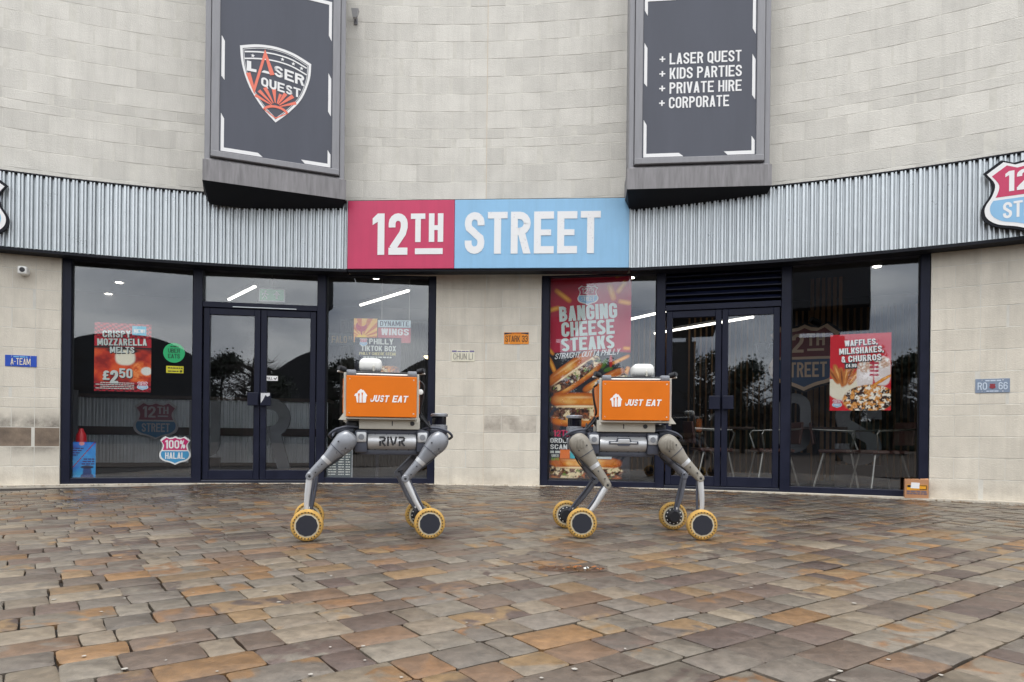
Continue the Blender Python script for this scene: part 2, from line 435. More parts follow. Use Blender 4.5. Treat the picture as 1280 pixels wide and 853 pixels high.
# the frontage follows a circle of radius 12 m round (CX, CY); "arc" is metres along it, 0 = deepest point
CX, CY, RAD = -1.05, -3.47, 12.0
def W(arc, R=RAD, z=0.0):
    p = arc / RAD
    return Matrix.Translation((CX + R * math.sin(p), CY + R * math.cos(p), z)) @ Matrix.Rotation(-p, 4, 'Z')
def P(arc, R, z=0.0):
    p = arc / RAD
    return Vector((CX + R * math.sin(p), CY + R * math.cos(p), z))
def facet(a0, a1, R=RAD):
    p, q = P(a0, R), P(a1, R); d = q - p
    return Matrix.Translation((p + q) / 2) @ Matrix.Rotation(math.atan2(d.y, d.x), 4, 'Z'), d.length
def gz(y): return -0.0155 * (8.5 - max(y, -6.0))
def sheet(a0, a1, R0, R1, z0, z1, n=60):
    """curved solid between two radii and two heights"""
    mb = MB(); vs = []; fs = []
    for i in range(n + 1):
        a = a0 + (a1 - a0) * i / n
        for R, z in ((R0, z0), (R1, z0), (R1, z1), (R0, z1)): vs.append(tuple(P(a, R, z)))
    for i in range(n):
        for k in range(4):
            k2 = (k + 1) % 4
            fs.append((i * 4 + k, i * 4 + k2, i * 4 + 4 + k2, i * 4 + 4 + k))
    fs += [(0, 1, 2, 3), (n * 4 + 3, n * 4 + 2, n * 4 + 1, n * 4)]
    return mb.add(vs, fs)

# ------------------------------------------------------------------ lettering: a bold condensed stroke alphabet
def arcp(cx, cy, rx, ry, a0, a1, n=8):
    return [(cx + rx * math.cos(math.radians(a0 + (a1 - a0) * i / n)), cy + ry * math.sin(math.radians(a0 + (a1 - a0) * i / n))) for i in range(n + 1)]
def stroke(pts, t, closed=False):
    n = len(pts); L_, R_ = [], []
    for i, p in enumerate(pts):
        if closed: a, b = pts[i - 1], pts[(i + 1) % n]
        else: a, b = pts[max(i - 1, 0)], pts[min(i + 1, n - 1)]
        def nrm(u, v):
            d = math.hypot(v[0] - u[0], v[1] - u[1]) or 1
            return (-(v[1] - u[1]) / d, (v[0] - u[0]) / d)
        if a is p or a == p: nn = nrm(p, b); k = 1
        elif b == p: nn = nrm(a, p); k = 1
        else:
            n1, n2 = nrm(a, p), nrm(p, b); sx, sy = n1[0] + n2[0], n1[1] + n2[1]; q = math.hypot(sx, sy) or 1
            nn = (sx / q, sy / q); k = min(1 / max(0.3, nn[0] * n1[0] + nn[1] * n1[1]), 1.9)
        L_.append((p[0] + nn[0] * k * t / 2, p[1] + nn[1] * k * t / 2)); R_.append((p[0] - nn[0] * k * t / 2, p[1] - nn[1] * k * t / 2))
    m = n if closed else n - 1
    return L_ + R_, [(i, (i + 1) % n, (i + 1) % n + n, i + n) for i in range(m)]
def glyph(ch, w, t):
    h = t / 2; S = []; Q = []
    if ch in 'MW': w *= 1.35
    if ch in 'I!': w = t
    if ch in ".,:'": w = t
    if ch == '-': w *= 0.5
    rx = w / 2 - h; ry = max(0.05, min(rx, 0.27)); c = w / 2
    top = lambda a, b: arcp(c, 1 - h - ry, rx, ry, a, b)
    bot = lambda a, b: arcp(c, h + ry, rx, ry, a, b)
    tw = t * 1.06
    para = lambda xb, xt, y0=0, y1=1, k=tw: Q.append([(xb, y0), (xb + k, y0), (xt + k, y1), (xt, y1)])
    rect = lambda x0, y0, x1, y1: Q.append([(x0, y0), (x1, y0), (x1, y1), (x0, y1)])
    def bowl(y0, y1, x1=w):
        r = min((y1 - y0) / 2 - h, 0.2); rxx = min(r, (x1 - t) * 0.6)
        S.append(([(h, y0 + h), (x1 - h - rxx, y0 + h)] + arcp(x1 - h - rxx, y0 + h + r, rxx, r, -90, 0, 4) + arcp(x1 - h - rxx, y1 - h - r, rxx, r, 0, 90, 4) + [(h, y1 - h)], True))
    if ch == 'A': para(0, (w - tw) / 2); para(w - tw, (w - tw) / 2); rect(w * 0.2, 0.19, w * 0.8, 0.19 + t * 0.8)
    elif ch == 'B': bowl(0, 0.5 + h * 0.8); bowl(0.5 - h * 0.8, 1, w * 0.97)
    elif ch == 'C': S.append(([(w - h, 0.65)] + top(0, 180) + bot(180, 360) + [(w - h, 0.35)], False))
    elif ch == 'D': bowl(0, 1)
    elif ch in 'EF':
        S.append(([(w, 1 - h), (h, 1 - h), (h, h), (w, h)] if ch == 'E' else [(w, 1 - h), (h, 1 - h), (h, 0)], False)); rect(t, 0.5 - h * 0.8, w * 0.86, 0.5 + h * 0.8)
    elif ch == 'G': S.append(([(w - h, 0.66)] + top(0, 180) + bot(180, 360) + [(w - h, 0.48), (w * 0.5, 0.48)], False))
    elif ch == 'H': rect(0, 0, t, 1); rect(w - t, 0, w, 1); rect(t, 0.5 - h * 0.8, w - t, 0.5 + h * 0.8)
    elif ch == 'I': rect(0, 0, t, 1)
    elif ch == '!': rect(0, 0.28, t, 1); rect(0, 0, t, 0.17)
    elif ch == 'J': S.append(([(w - h, 1)] + bot(360, 180) + [(h, 0.32)], False))
    elif ch == 'K': rect(0, 0, t, 1); para(t * 0.7, w - tw, 0.36, 1); para(w - tw, t * 0.95, 0, 0.58)
    elif ch == 'L': S.append(([(h, 1), (h, h), (w, h)], False))
    elif ch == 'M': rect(0, 0, t, 1); rect(w - t, 0, w, 1); para((w - tw) / 2, t * 0.3, 0.15, 1, tw * 0.9); para((w - tw) / 2, w - t * 1.3, 0.15, 1, tw * 0.9)
    elif ch == 'N': rect(0, 0, t, 1); rect(w - t, 0, w, 1); para(w - tw, 0, 0, 1)
    elif ch in 'O0Q':
        S.append((top(0, 180) + bot(180, 360), True))
        if ch == 'Q': para(w - tw * 0.9, w * 0.45, -0.08, 0.25)
    elif ch in 'PR':
        bowl(0.44, 1); rect(0, 0, t, 0.46)
        if ch == 'R': para(w - tw * 0.98, w - tw * 1.75, 0, 0.5)
    elif ch == 'S':
        heavy = t > .19
        S.append(((top(18, 180) if heavy else [(w - h, 0.68)] + top(0, 180)) + [(h, 0.70), (h + rx * 0.12, 0.62), (c - rx * 0.3, 0.545), (c + rx * 0.3, 0.455), (w - h - rx * 0.12, 0.38), (w - h, 0.30)] + (bot(360, 198) if heavy else bot(360, 180) + [(h, 0.32)]), False))
    elif ch == 'T': rect(c - h, 0, c + h, 1 - t * 0.9); rect(0, 1 - t * 0.9, w, 1)
    elif ch == 'U': S.append(([(w - h, 1)] + bot(360, 180) + [(h, 1)], False))
    elif ch == 'V': para((w - tw) / 2, 0); para((w - tw) / 2, w - tw)
    elif ch == 'W':
        para(w * 0.27 - tw / 2, 0); para(w * 0.27 - tw / 2, (w - tw) / 2); para(w * 0.73 - tw / 2, (w - tw) / 2); para(w * 0.73 - tw / 2, w - tw)
    elif ch == 'X': para(0, w - tw); para(w - tw, 0)
    elif ch == 'Y': rect(c - h, 0, c + h, 0.45); para(c - tw / 2, 0, 0.4, 1); para(c - tw / 2, w - tw, 0.4, 1)
    elif ch == 'Z': rect(0, 1 - t * 0.9, w, 1); rect(0, 0, w, t * 0.9); para(0, w - tw * 1.2, t * 0.8, 1 - t * 0.8, tw * 1.2)
    elif ch == '1': w = t * 1.75; rect(w - t, 0, w, 1); Q.append([(0, 0.72), (w - t, 0.80), (w - t, 1), (0, 0.88)])
    elif ch == '2': S.append(([(h, 0.66)] + top(180, 0) + [(w - h, 0.66), (w - h - rx * 0.25, 0.52), (h * 1.1, t * 0.8)], False)); rect(0, 0, w, t * 0.95)
    elif ch == '3': S.append(([(h, 0.72)] + arcp(c, 1 - h - ry, rx, ry, 180, 0) + [(w - h, 0.62), (c + rx * 0.5, 0.52), (c - rx * .2, 0.515)], False)); S.append(([(c - rx * .2, 0.5), (c + rx * 0.5, 0.5), (w - h, 0.4)] + bot(360, 180) + [(h, 0.3)], False))
    elif ch == '4': rect(w * 0.6 - h, 0, w * 0.6 + h, 1); rect(0, 0.2, w, 0.2 + t * 0.85); para(0, w * 0.6 - h - tw * 0.3, 0.25, 1)
    elif ch == '5': S.append(([(w * 0.95, 1 - h), (h, 1 - h), (h, 0.52), (c, 0.6)] + [(w - h, 0.5)] + bot(360, 180) + [(h, 0.28)], False))
    elif ch == '6': S.append((arcp(c, 0.58 - ry, rx, ry, 0, 180) + bot(180, 360), True)); S.append(([(w - h, 0.72)] + top(0, 180) + [(h, 0.3)], False))
    elif ch == '7': rect(0, 1 - t * 0.9, w, 1); para(w * 0.2, w - tw, 0, 0.95)
    elif ch == '8': S.append((arcp(c, 0.54 - ry, rx, ry, 0, 180) + bot(180, 360), True)); S.append((top(0, 180) + arcp(c, 0.5 + ry, rx * 0.9, ry, 180, 360), True))
    elif ch == '9': S.append((top(0, 180) + arcp(c, 0.42 + ry, rx, ry, 180, 360), True)); S.append(([(h, 0.28)] + bot(180, 360) + [(w - h, 0.7)], False))
    elif ch == '£': rect(0, 0, w, t * 0.9); rect(0, 0.42, w * 0.8, 0.42 + t * 0.75); S.append(([(w * 0.32, t * 0.5), (w * 0.32, 0.7)] + arcp(c + 0.02, 1 - h - ry, rx * 0.8, ry, 180, 10), False))
    elif ch == '&': S.append((arcp(c * 0.9, 0.54 - ry, rx * 0.85, ry, 0, 180) + arcp(c * 0.9, h + ry, rx * 0.85, ry, 180, 360), True)); S.append((arcp(c * 0.9, 1 - h - ry * 0.8, rx * 0.65, ry * 0.8, 0, 360, 12)[:-1], True)); para(w - tw, w * 0.45, 0, 0.35)
    elif ch == '%': S.append((arcp(w * 0.22, 0.75, w * 0.14, 0.16, 0, 360, 10)[:-1], True)); S.append((arcp(w * 0.78, 0.25, w * 0.14, 0.16, 0, 360, 10)[:-1], True)); para(w * 0.15, w * 0.75 - t * .3, 0, 1, t * 0.6)
    elif ch == '+': rect(0, 0.5 - h * .8, w, 0.5 + h * .8); rect(c - h * .9, 0.5 + h * .8, c + h * .9, 0.5 + w / 2); rect(c - h * .9, 0.5 - w / 2, c + h * .9, 0.5 - h * .8)
    elif ch == '-': rect(0, 0.42, w, 0.42 + t * .8)
    elif ch == '.': rect(0, 0, t, t)
    elif ch == ',': Q.append([(0, -0.12), (t * 0.6, -0.12), (t, t), (0, t)])
    elif ch == "'": rect(0, 0.75, t, 1)
    return w, S, Q
def text_polys(s, w=0.5, t=0.16, gap=0.08):
    x = 0; out = []
    for ch in s:
        if ch == ' ': x += w * 0.55; continue
        gw, S, Q = glyph(ch, w, t)
        for pts, cl in S:
            v, f = stroke(pts, t, cl); out.append(([(a + x, b) for a, b in v], f))
        for q in Q: out.append(([(a + x, b) for a, b in q], [tuple(range(len(q)))]))
        x += gw + gap
    return out, x - gap
def lettering(parent, s, x0, x1, z0, z1, m, y=-0.003, w=0.5, t=0.16, gap=0.08, shear=0.0, rot=0.0, name='lettering', rise=0.0, thick=0.0):
    """fit the words into the box x0..x1, z0..z1 on the front (-Y) of parent"""
    polys, tot = text_polys(s, w, t, gap); mb = MB(); H_ = z1 - z0; kx = (x1 - x0) / tot
    cx, cz = (x0 + x1) / 2, (z0 + z1) / 2; ca, sa = math.cos(rot), math.sin(rot)
    for i, (vs, fs) in enumerate(polys):
        out = []
        for a, b in vs:
            X = x0 + a * kx + shear * (b - 0.5) * H_; Z = z0 + b * H_ + rise * (a * kx)
            out.append((cx + (X - cx) * ca - (Z - cz) * sa, y - 0.00025 * (i % 4), cz + (X - cx) * sa + (Z - cz) * ca))
        mb.add(out, fs)
        if thick:
            n = len(out); back = [(p[0], p[1] + thick, p[2]) for p in out]
            for f in fs:
                for q in range(len(f)):
                    mb.add([out[f[q]], out[f[(q + 1) % len(f)]], back[f[(q + 1) % len(f)]], back[f[q]]], [(0, 1, 2, 3)])
    return mb.build(name, m, parent, recalc=False)
def dashes(mb, x0, x1, z0, z1, y, seed, word=0.35):
    """a line of print too small to read: a run of short word-like bars"""
    r = random.Random(seed); x = x0; h = z1 - z0
    while x < x1 - h * 0.5:
        e = min(x1, x + h * r.uniform(1.2, 4.5) * word / 0.35)
        mb.flat([(x, z0), (e, z0), (e, z1), (x, z1)], y); x = e + h * 0.5
    return mb

def catmull(pts, n=5, closed=True):
    out = []; N = len(pts)
    for i in range(N if closed else N - 1):
        p0, p1, p2, p3 = (pts[(i + k) % N] if closed else pts[min(max(i + k, 0), N - 1)] for k in (-1, 0, 1, 2))
        for j in range(n):
            t = j / n
            out.append(tuple(0.5 * ((2 * b) + (-a + c) * t + (2 * a - 5 * b + 4 * c - d) * t * t + (-a + 3 * b - 3 * c + d) * t ** 3) for a, b, c, d in zip(p0, p1, p2, p3)))
    if not closed: out.append(pts[-1])
    return out
_half = [(0, .50), (.09, .455), (.19, .44), (.31, .50), (.48, .36)] + catmull([(.48, .36), (.395, .20), (.42, .04), (.495, -.12), (.475, -.27), (.36, -.38), (.17, -.44), (0, -.52)], 4, False)[1:]
SHIELD = _half + [(-x, z) for x, z in _half[-2:0:-1]]
def scaled(poly, sx, sz, dx=0, dz=0): return [(x * sx + dx, z * sz + dz) for x, z in poly]
def cut(poly, z, above=True):
    out = []; n = len(poly)
    for i in range(n):
        a, b = poly[i], poly[(i + 1) % n]
        ina = (a[1] >= z) == above; inb = (b[1] >= z) == above
        if ina: out.append(a)
        if ina != inb:
            k = (z - a[1]) / (b[1] - a[1]); out.append((a[0] + (b[0] - a[0]) * k, z))
    return out
def shield(parent, w, h, cx=0, cz=0, y=0.0, upper=None, lower=None, words=('12TH', 'STREET'), edge=None, thick=0.0, rim=None, names=('board', 'upper_field', 'lower_field')):
    """route shield: pale edge, red field over blue field, two words"""
    upper = upper or CRIMSON; lower = lower or SKYBLUE; edge = edge or WHITE
    if rim: MB().prism(scaled(SHIELD, w * 1.07, h * 1.07, cx, cz), y + 0.004, y + thick + 0.01).build('rim', rim, parent)
    b = MB(); b.prism(scaled(SHIELD, w, h, cx, cz), y, y + max(thick, 0.002)); b.build(names[0], edge, parent)
    inner = scaled(SHIELD, w * 0.89, h * 0.89, cx, cz)
    zs = cz - h * 0.015
    MB().flat(cut(inner, zs + h * 0.02, True), y - 0.0015).build(names[1], upper, parent, recalc=False)
    MB().flat(cut(inner, zs - h * 0.02, False), y - 0.0015).build(names[2], lower, parent, recalc=False)
    if words[0] == '12TH':
        lettering(parent, '12', cx - w * .29, cx - w * .01, cz + h * .07, cz + h * .36, edge, y - 0.003)
        lettering(parent, 'TH', cx + w * .03, cx + w * .28, cz + h * .17, cz + h * .36, edge, y - 0.003)
        MB().box(cx + w * .04, cx + w * .27, y - 0.003, y - 0.002, cz + h * .09, cz + h * .125).build('underline', edge, parent)
    else:
        lettering(parent, words[0], cx - w * .31, cx + w * .31, cz + h * .06, cz + h * .36, edge, y - 0.003)
    lettering(parent, words[1], cx - w * .31, cx + w * .31, cz - h * .31, cz - h * .08, edge, y - 0.003)

# printed pictures: a fine grid of ink colours on a real sheet
def vnoise(x, y, sc_, seed, octs=3):
    out = np.zeros_like(x); amp = 1.0; tot = 0
    for o in range(octs):
        g = np.random.RandomState(seed + o).rand(256, 256)
        xi, yi = x * sc_ + 37.2, y * sc_ + 11.7; x0 = np.floor(xi).astype(int); y0 = np.floor(yi).astype(int)
        fx, fy = xi - x0, yi - y0; fx = fx * fx * (3 - 2 * fx); fy = fy * fy * (3 - 2 * fy)
        a = g[x0 % 256, y0 % 256]; b = g[(x0 + 1) % 256, y0 % 256]; c = g[x0 % 256, (y0 + 1) % 256]; d = g[(x0 + 1) % 256, (y0 + 1) % 256]
        out += amp * (a * (1 - fx) * (1 - fy) + b * fx * (1 - fy) + c * (1 - fx) * fy + d * fx * fy); tot += amp; amp *= .55; sc_ *= 2.1
    return out / tot
class Canvas:
    def __init__(s, w, h, res):
        s.w, s.h = w, h; s.nx, s.ny = max(2, int(w / res)), max(2, int(h / res))
        xs = np.linspace(0, w, s.nx + 1); zs = np.linspace(0, h, s.ny + 1)
        s.X, s.Z = np.meshgrid(xs, zs); s.c = np.zeros(s.X.shape + (3,))
    def put(s, mask, col):
        m = np.clip(mask, 0, 1)[..., None]
        col = np.array(lin(*col)) if not isinstance(col, np.ndarray) else col
        s.c = s.c * (1 - m) + col * m
    def ell(s, cx, cz, rx, rz, ang=0, soft=0.06, power=2.0):
        a = math.radians(ang); dx, dz = s.X - cx, s.Z - cz
        u = dx * math.cos(a) + dz * math.sin(a); v = -dx * math.sin(a) + dz * math.cos(a)
        d = (np.abs(u / rx) ** power + np.abs(v / rz) ** power) ** (1 / power)
        return np.clip((1 - d) / soft, 0, 1)
    def noise(s, sc_, seed): return vnoise(s.X, s.Z, sc_, seed)
    def grade(s, m, seed, sc_, cols, lo=.3, hi=.7):
        n = np.clip((s.noise(sc_, seed) - lo) / (hi - lo), 0, 1) * (len(cols) - 1)
        i = np.minimum(n.astype(int), len(cols) - 2); f = (n - i)[..., None]
        arr = np.array([lin(*c) for c in cols]); col = arr[i] * (1 - f) + arr[i + 1] * f
        s.put(m, col)
    def sheet(s, name, parent, cx, cz, y=0.0, thick=0.002):
        V = np.stack([s.X - s.w / 2 + cx, np.full_like(s.X, y), s.Z - s.h / 2 + cz], -1).reshape(-1, 3)
        n1 = s.nx + 1
        i = (np.arange(s.ny)[:, None] * n1 + np.arange(s.nx)[None]).reshape(-1)
        F = np.stack([i, i + 1, i + 1 + n1, i + n1], -1)
        # back and edges give the sheet its thickness
        nv = len(V); x0, x1, z0, z1 = cx - s.w / 2, cx + s.w / 2, cz - s.h / 2, cz + s.h / 2
        V = np.concatenate([V, [(x0, y + thick, z0), (x1, y + thick, z0), (x1, y + thick, z1), (x0, y + thick, z1)]])
        c0, c1, c2, c3 = 0, s.nx, nv - 1, nv - 1 - s.nx
        Q = [(nv + 3, nv + 2, nv + 1, nv), (c0, nv, nv + 1, c1), (c1, nv + 1, nv + 2, c2), (c2, nv + 2, nv + 3, c3), (c3, nv + 3, nv, c0)]
        me = bpy.data.meshes.new(name); me.from_pydata(V.tolist(), [], F.tolist() + Q)
        at = me.color_attributes.new('ink', 'FLOAT_COLOR', 'POINT')
        col = np.concatenate([s.c.reshape(-1, 3), np.full((4, 3), .5)]); col = np.concatenate([col, np.ones((len(col), 1))], 1)
        at.data.foreach_set('color', col.astype(np.float32).reshape(-1))
        return link(name, me, POSTER, parent)

def sandwich(cv, cx, cz, L_, Hh, ang, seed, lid=True):
    """long roll with shaved meat and melted cheese"""
    a = math.radians(ang); ox, oz = -math.sin(a), math.cos(a)
    at = lambda k: (cx + ox * Hh * k, cz + oz * Hh * k)
    cv.put(cv.ell(*at(-.30), L_ * .49, Hh * .22, ang, .12, 2.8), (176, 84, 26))
    cv.grade(cv.ell(*at(-.31), L_ * .47, Hh * .16, ang, .5, 2.8), seed, 7, [(196, 96, 26), (226, 134, 46), (240, 176, 92)])
    wob = np.clip((cv.noise(20, seed + 5) - .30) / .08, 0, 1)
    m = cv.ell(*at(-.04), L_ * .50, Hh * .30, ang, .06, 2.6) * wob
    cv.grade(m, seed + 1, 30, [(30, 16, 14), (58, 30, 24), (120, 70, 50), (66, 34, 28), (150, 98, 70), (44, 22, 20)], .28, .72)
    n = cv.noise(17, seed + 9)
    cv.put(m * np.clip((n - .57) / .05, 0, 1), (240, 218, 176)); cv.put(m * np.clip((cv.noise(24, seed + 13) - .68) / .04, 0, 1), (110, 140, 50))
    if lid:
        cv.put(cv.ell(*at(.27), L_ * .49, Hh * .24, ang, .10, 2.8), (182, 88, 26))
        cv.grade(cv.ell(*at(.29), L_ * .47, Hh * .19, ang, .5, 2.8), seed + 3, 6, [(204, 104, 28), (232, 146, 52), (246, 190, 110)])
        cv.put(cv.ell(*at(.36), L_ * .36, Hh * .05, ang, .9, 2.2) * .6, (254, 224, 170))
        cv.put(cv.ell(*at(.09), L_ * .45, Hh * .045, ang, .5, 2.4), (250, 228, 186))
def fry(cv, cx, cz, l, w, ang, seed):
    cv.put(cv.ell(cx, cz, l / 2, w / 2, ang, .2, 4), (214, 124, 30)); cv.put(cv.ell(cx, cz, l * .45, w * .3, ang, .5, 3), (246, 176, 66))

# ------------------------------------------------------------------ ground and paving
gb = MB()
gx = [-320, -40, -9, 9, 40, 320]; gy = [-420, -60, -6, 8.6, 20, 120]
for y in gy:
    for x in gx: gb.v.append((x, y, gz(y) - 0.022 if y < 8.6 else -0.022))
for j in range(len(gy) - 1):
    for i in range(len(gx) - 1):
        k = j * len(gx) + i; gb.f.append((k, k + 1, k + 1 + len(gx), k + len(gx)))
tag(gb.build('ground', GROUNDM), kind='structure')
# paving beyond the setts that are laid one by one (behind the camera and far to the sides)
fp = MB()
fp.add([(-60, -60, gz(-60) - .004), (60, -60, gz(-60) - .004), (60, -6, gz(-6) - .004), (-60, -6, gz(-6) - .004)], [(0, 1, 2, 3)])
fp.add([(-60, -6, gz(-6) - .004), (60, -6, gz(-6) - .004), (60, .9, gz(.9) - .004), (-60, .9, gz(.9) - .004)], [(0, 1, 2, 3)])
tag(fp.build('plaza', FARPAVE, recalc=False), kind='structure')

TH = math.radians(35.7)
ER = Vector((math.cos(TH), math.sin(TH), 0)); EN = Vector((-math.sin(TH), math.cos(TH), 0))
PAL = [((152, 146, 134), 30), ((140, 134, 126), 24), ((160, 148, 130), 18), ((126, 114, 104), 16), ((112, 94, 86), 12), ((126, 107, 94), 12), ((168, 136, 96), 9), ((176, 130, 80), 8), ((152, 118, 90), 9), ((100, 84, 80), 6), ((168, 156, 136), 12)]
PALW = [w for _, w in PAL]
prng = random.Random(31)
def paver_geo(r0, r1, n0, n1, z_off):
    """one sett: rounded plan, eased edges, slightly hollow top"""
    j = lambda s: prng.uniform(-s, s)
    c = [(r0 + j(.004), n0 + j(.003)), (r1 + j(.004), n0 + j(.003)), (r1 + j(.004), n1 + j(.003)), (r0 + j(.004), n1 + j(.003))]
    out = []
    for i in range(4):
        p, a, b = c[i], c[i - 1], c[(i + 1) % 4]
        k = prng.uniform(.003, .011)
        for q in (a, b):
            d = math.hypot(q[0] - p[0], q[1] - p[1]); out.append((p[0] + (q[0] - p[0]) * k / d, p[1] + (q[1] - p[1]) * k / d))
        m = ((p[0] + b[0]) / 2 + j(.004), (p[1] + b[1]) / 2 + j(.004)); out.append(m)
    mx_, my_ = (r0 + r1) / 2, (n0 + n1) / 2
    tilt = (j(.008), j(.008)); N = len(out)
    vs = []
    def pt(r, n, dz):
        w = ER * r + EN * n
        return (w.x, w.y, gz(w.y) + z_off + dz + tilt[0] * (r - mx_) + tilt[1] * (n - my_))
    vs += [pt(r, n, -.024) for r, n in out]
    vs += [pt(r, n, -.0035) for r, n in out]
    ins = lambda r, n, k: (r + (mx_ - r) * k / max(.05, abs(mx_ - r) + .02), n + (my_ - n) * k / max(.05, abs(my_ - n) + .02))
    vs += [pt(*ins(r, n, .006), 0) for r, n in out]
    vs.append(pt(mx_, my_, prng.uniform(-.002, .003)))
    fs = []
    for i in range(N):
        k = (i + 1) % N
        fs += [(i, k, k + N, i + N), (i + N, k + N, k + 2 * N, i + 2 * N), (i + 2 * N, k + 2 * N, 3 * N)]
    return vs, fs
pavers = []
n = -3.2
while n < 8.6:
    wrow = prng.uniform(.15, .178); r = -6.4 + prng.uniform(0, .2)
    while r < 11.0:
        ln_ = prng.choice([.11, .13, .15, .18, .20, .22, .24, .28]) + prng.uniform(-.015, .015)
        ctr = ER * (r + ln_ / 2) + EN * (n + wrow / 2)
        rc = math.hypot(ctr.x - CX, ctr.y - CY)
        if rc < 11.78 and ctr.y > 0.75 and abs(ctr.x) < 0.80 * ctr.y + 0.75: pavers.append((r, r + ln_, n, n + wrow, ctr))
        r += ln_
    n += wrow
def tone():
    a = prng.choices(PAL, PALW)[0][0]; k = prng.uniform(.86, 1.1); a = tuple(c * k for c in a)
    u = prng.random()
    if u < .2: b = prng.choice([(172, 128, 80), (164, 118, 76), (178, 144, 98)])
    elif u < .4: b = prng.choice([(96, 82, 78), (112, 104, 98), (140, 134, 124)])
    else:
        kb = prng.uniform(.8, 1.06); b = tuple(c * kb for c in a)
    f = lambda c: tuple(x * 0.48 for x in lin(*[q + (m_ - q) * .28 for q, m_ in zip(c, (152, 128, 104))]))
    return f(a), f(b)
def paint(me, cols_a, cols_b):
    for nm, cols in (('tone', cols_a), ('tone_b', cols_b)):
        at = me.color_attributes.new(nm, 'FLOAT_COLOR', 'POINT')
        at.data.foreach_set('color', np.array([(*c, 1) for c in cols], dtype=np.float32).reshape(-1))
pave = MB().add([(-7, .8, gz(.8) - .018), (7, .8, gz(.8) - .018), (9.5, 9.5, -.018), (-9.5, 9.5, -.018)], [(0, 1, 2, 3)])
pavement = tag(pave.build('pavement', GROUNDM, recalc=False), 'wet brown and grey sandstone sett pavement', kind='structure')
inview = [p for p in pavers if p[4].y > 1.72 and abs(p[4].x) < 0.74 * p[4].y + .05]
near = set(id(p) for p in sorted(inview, key=lambda p: p[4].y)[:300])
mb_rest = MB(); ca, cb = [], []
for p in pavers:
    g_ = prng.uniform(.0028, .0055)
    vs, fs = paver_geo(p[0] + g_ * .6, p[1] - g_ * .6, p[2] + g_, p[3] - g_, prng.uniform(-.002, .002))
    A, B = tone()
    if id(p) in near:
        me = bpy.data.meshes.new('sett'); o0 = Vector(vs[-1])
        me.from_pydata([tuple(Vector(v) - o0) for v in vs], [], fs)
        paint(me, [A] * len(vs), [B] * len(vs))
        o = link('sett', me, PAVER, pavement, SM); o.location = o0
    else:
        mb_rest.add(vs, fs); ca += [A] * len(vs); cb += [B] * len(vs)
o = mb_rest.build('far_setts', PAVER, pavement, recalc=False); paint(o.data, ca, cb); tag(o, kind='stuff')
o.data.set_sharp_from_angle(angle=SM)
for p in o.data.polygons: p.use_smooth = True
# flattened chewing gum, too many and too small to pick apart
gm = MB(); gr = random.Random(5)
for i in range(70):
    y = 1.9 + 5.2 * gr.random() ** 1.5; x = gr.uniform(-.72, .72) * y; r = gr.uniform(.004, .010)
    gm.add([(x + r * math.cos(k * PI / 5) * gr.uniform(.8, 1.2), y + r * math.sin(k * PI / 5) * gr.uniform(.8, 1.2), gz(y) + .0042) for k in range(10)], [tuple(range(10))])
tag(gm.build('chewing_gum_spots', mat('old_gum', lin(158, 153, 145), .8), recalc=False), 'flattened pale chewing gum spots scattered over the setts', kind='stuff')
# concrete strip at the foot of the wall
tag(sheet(-9, 9.5, 11.80, 11.96, -.06, -.006, 90).build('base_strip', CONC), kind='structure')
gt = MB(); gg = random.Random(17)
for i in range(420):
    a = gg.uniform(-5, 6.8); R_ = 11.80 - abs(gg.gauss(0, .035)); M = W(a, R_, 0) @ Matrix.Rotation(gg.uniform(0, 6), 4, 'Z'); p_ = M.translation; k_ = gg.uniform(.004, .013)
    M.translation = (p_.x, p_.y, gz(p_.y) + .003)
    gt.add([(-k_, -k_ * .5, 0), (k_, -k_ * .6, 0), (k_ * .7, k_ * .6, 0), (-k_ * .8, k_ * .5, 0), (0, 0, k_ * .6)], [(0, 1, 4), (1, 2, 4), (2, 3, 4), (3, 0, 4)], M)
tag(gt.build('wall_foot_grit', mat('grit_and_leaf', lin(126, 106, 82), .9, var=.5, vscale=40), recalc=False), 'loose grit and leaf scraps along the foot of the wall', kind='stuff')
# shallow puddle with leaves
pz = gz(3.4) + .0035
pd = MB(); pr_ = random.Random(3)
pd.add([(.30 + .21 * math.cos(k * PI / 12) * pr_.uniform(.8, 1.1), 3.40 + .085 * math.sin(k * PI / 12) * pr_.uniform(.75, 1.1), pz) for k in range(24)], [tuple(range(24))])
PUD = mat('rusty_water', lin(96, 58, 34), .05, var=.4, vscale=14); PUD.node_tree.nodes['Principled BSDF'].inputs['Alpha'].default_value = .36
tag(pd.build('puddle', PUD, recalc=False), kind='structure')
lv = MB()
for i in range(22):
    x, y = .33 + pr_.gauss(0, .06), 3.41 + pr_.gauss(0, .022); M = Matrix.Translation((x, y, pz + .006)) @ Matrix.Rotation(pr_.uniform(0, 6), 4, 'Z') @ Matrix.Rotation(pr_.uniform(-.5, .5), 4, 'X')
    lv.add([(-.013, 0, 0), (-.003, -.006, .002), (.013, 0, 0), (-.003, .006, .003)], [(0, 1, 2), (0, 2, 3)], M)
tag(lv.build('fallen_leaves', mat('brown_leaf', lin(150, 92, 40), .7, var=.4, vscale=30), recalc=False), 'small heap of brown leaves in the puddle', kind='stuff')
sp = thing('litter_scrap', 'small crumpled white and black scrap lying in the puddle', 'litter', Matrix.Translation((.375, 3.385, pz + .003)) @ Matrix.Rotation(.5, 4, 'Z') @ Matrix.Diagonal((.7, .7, .6, 1)))
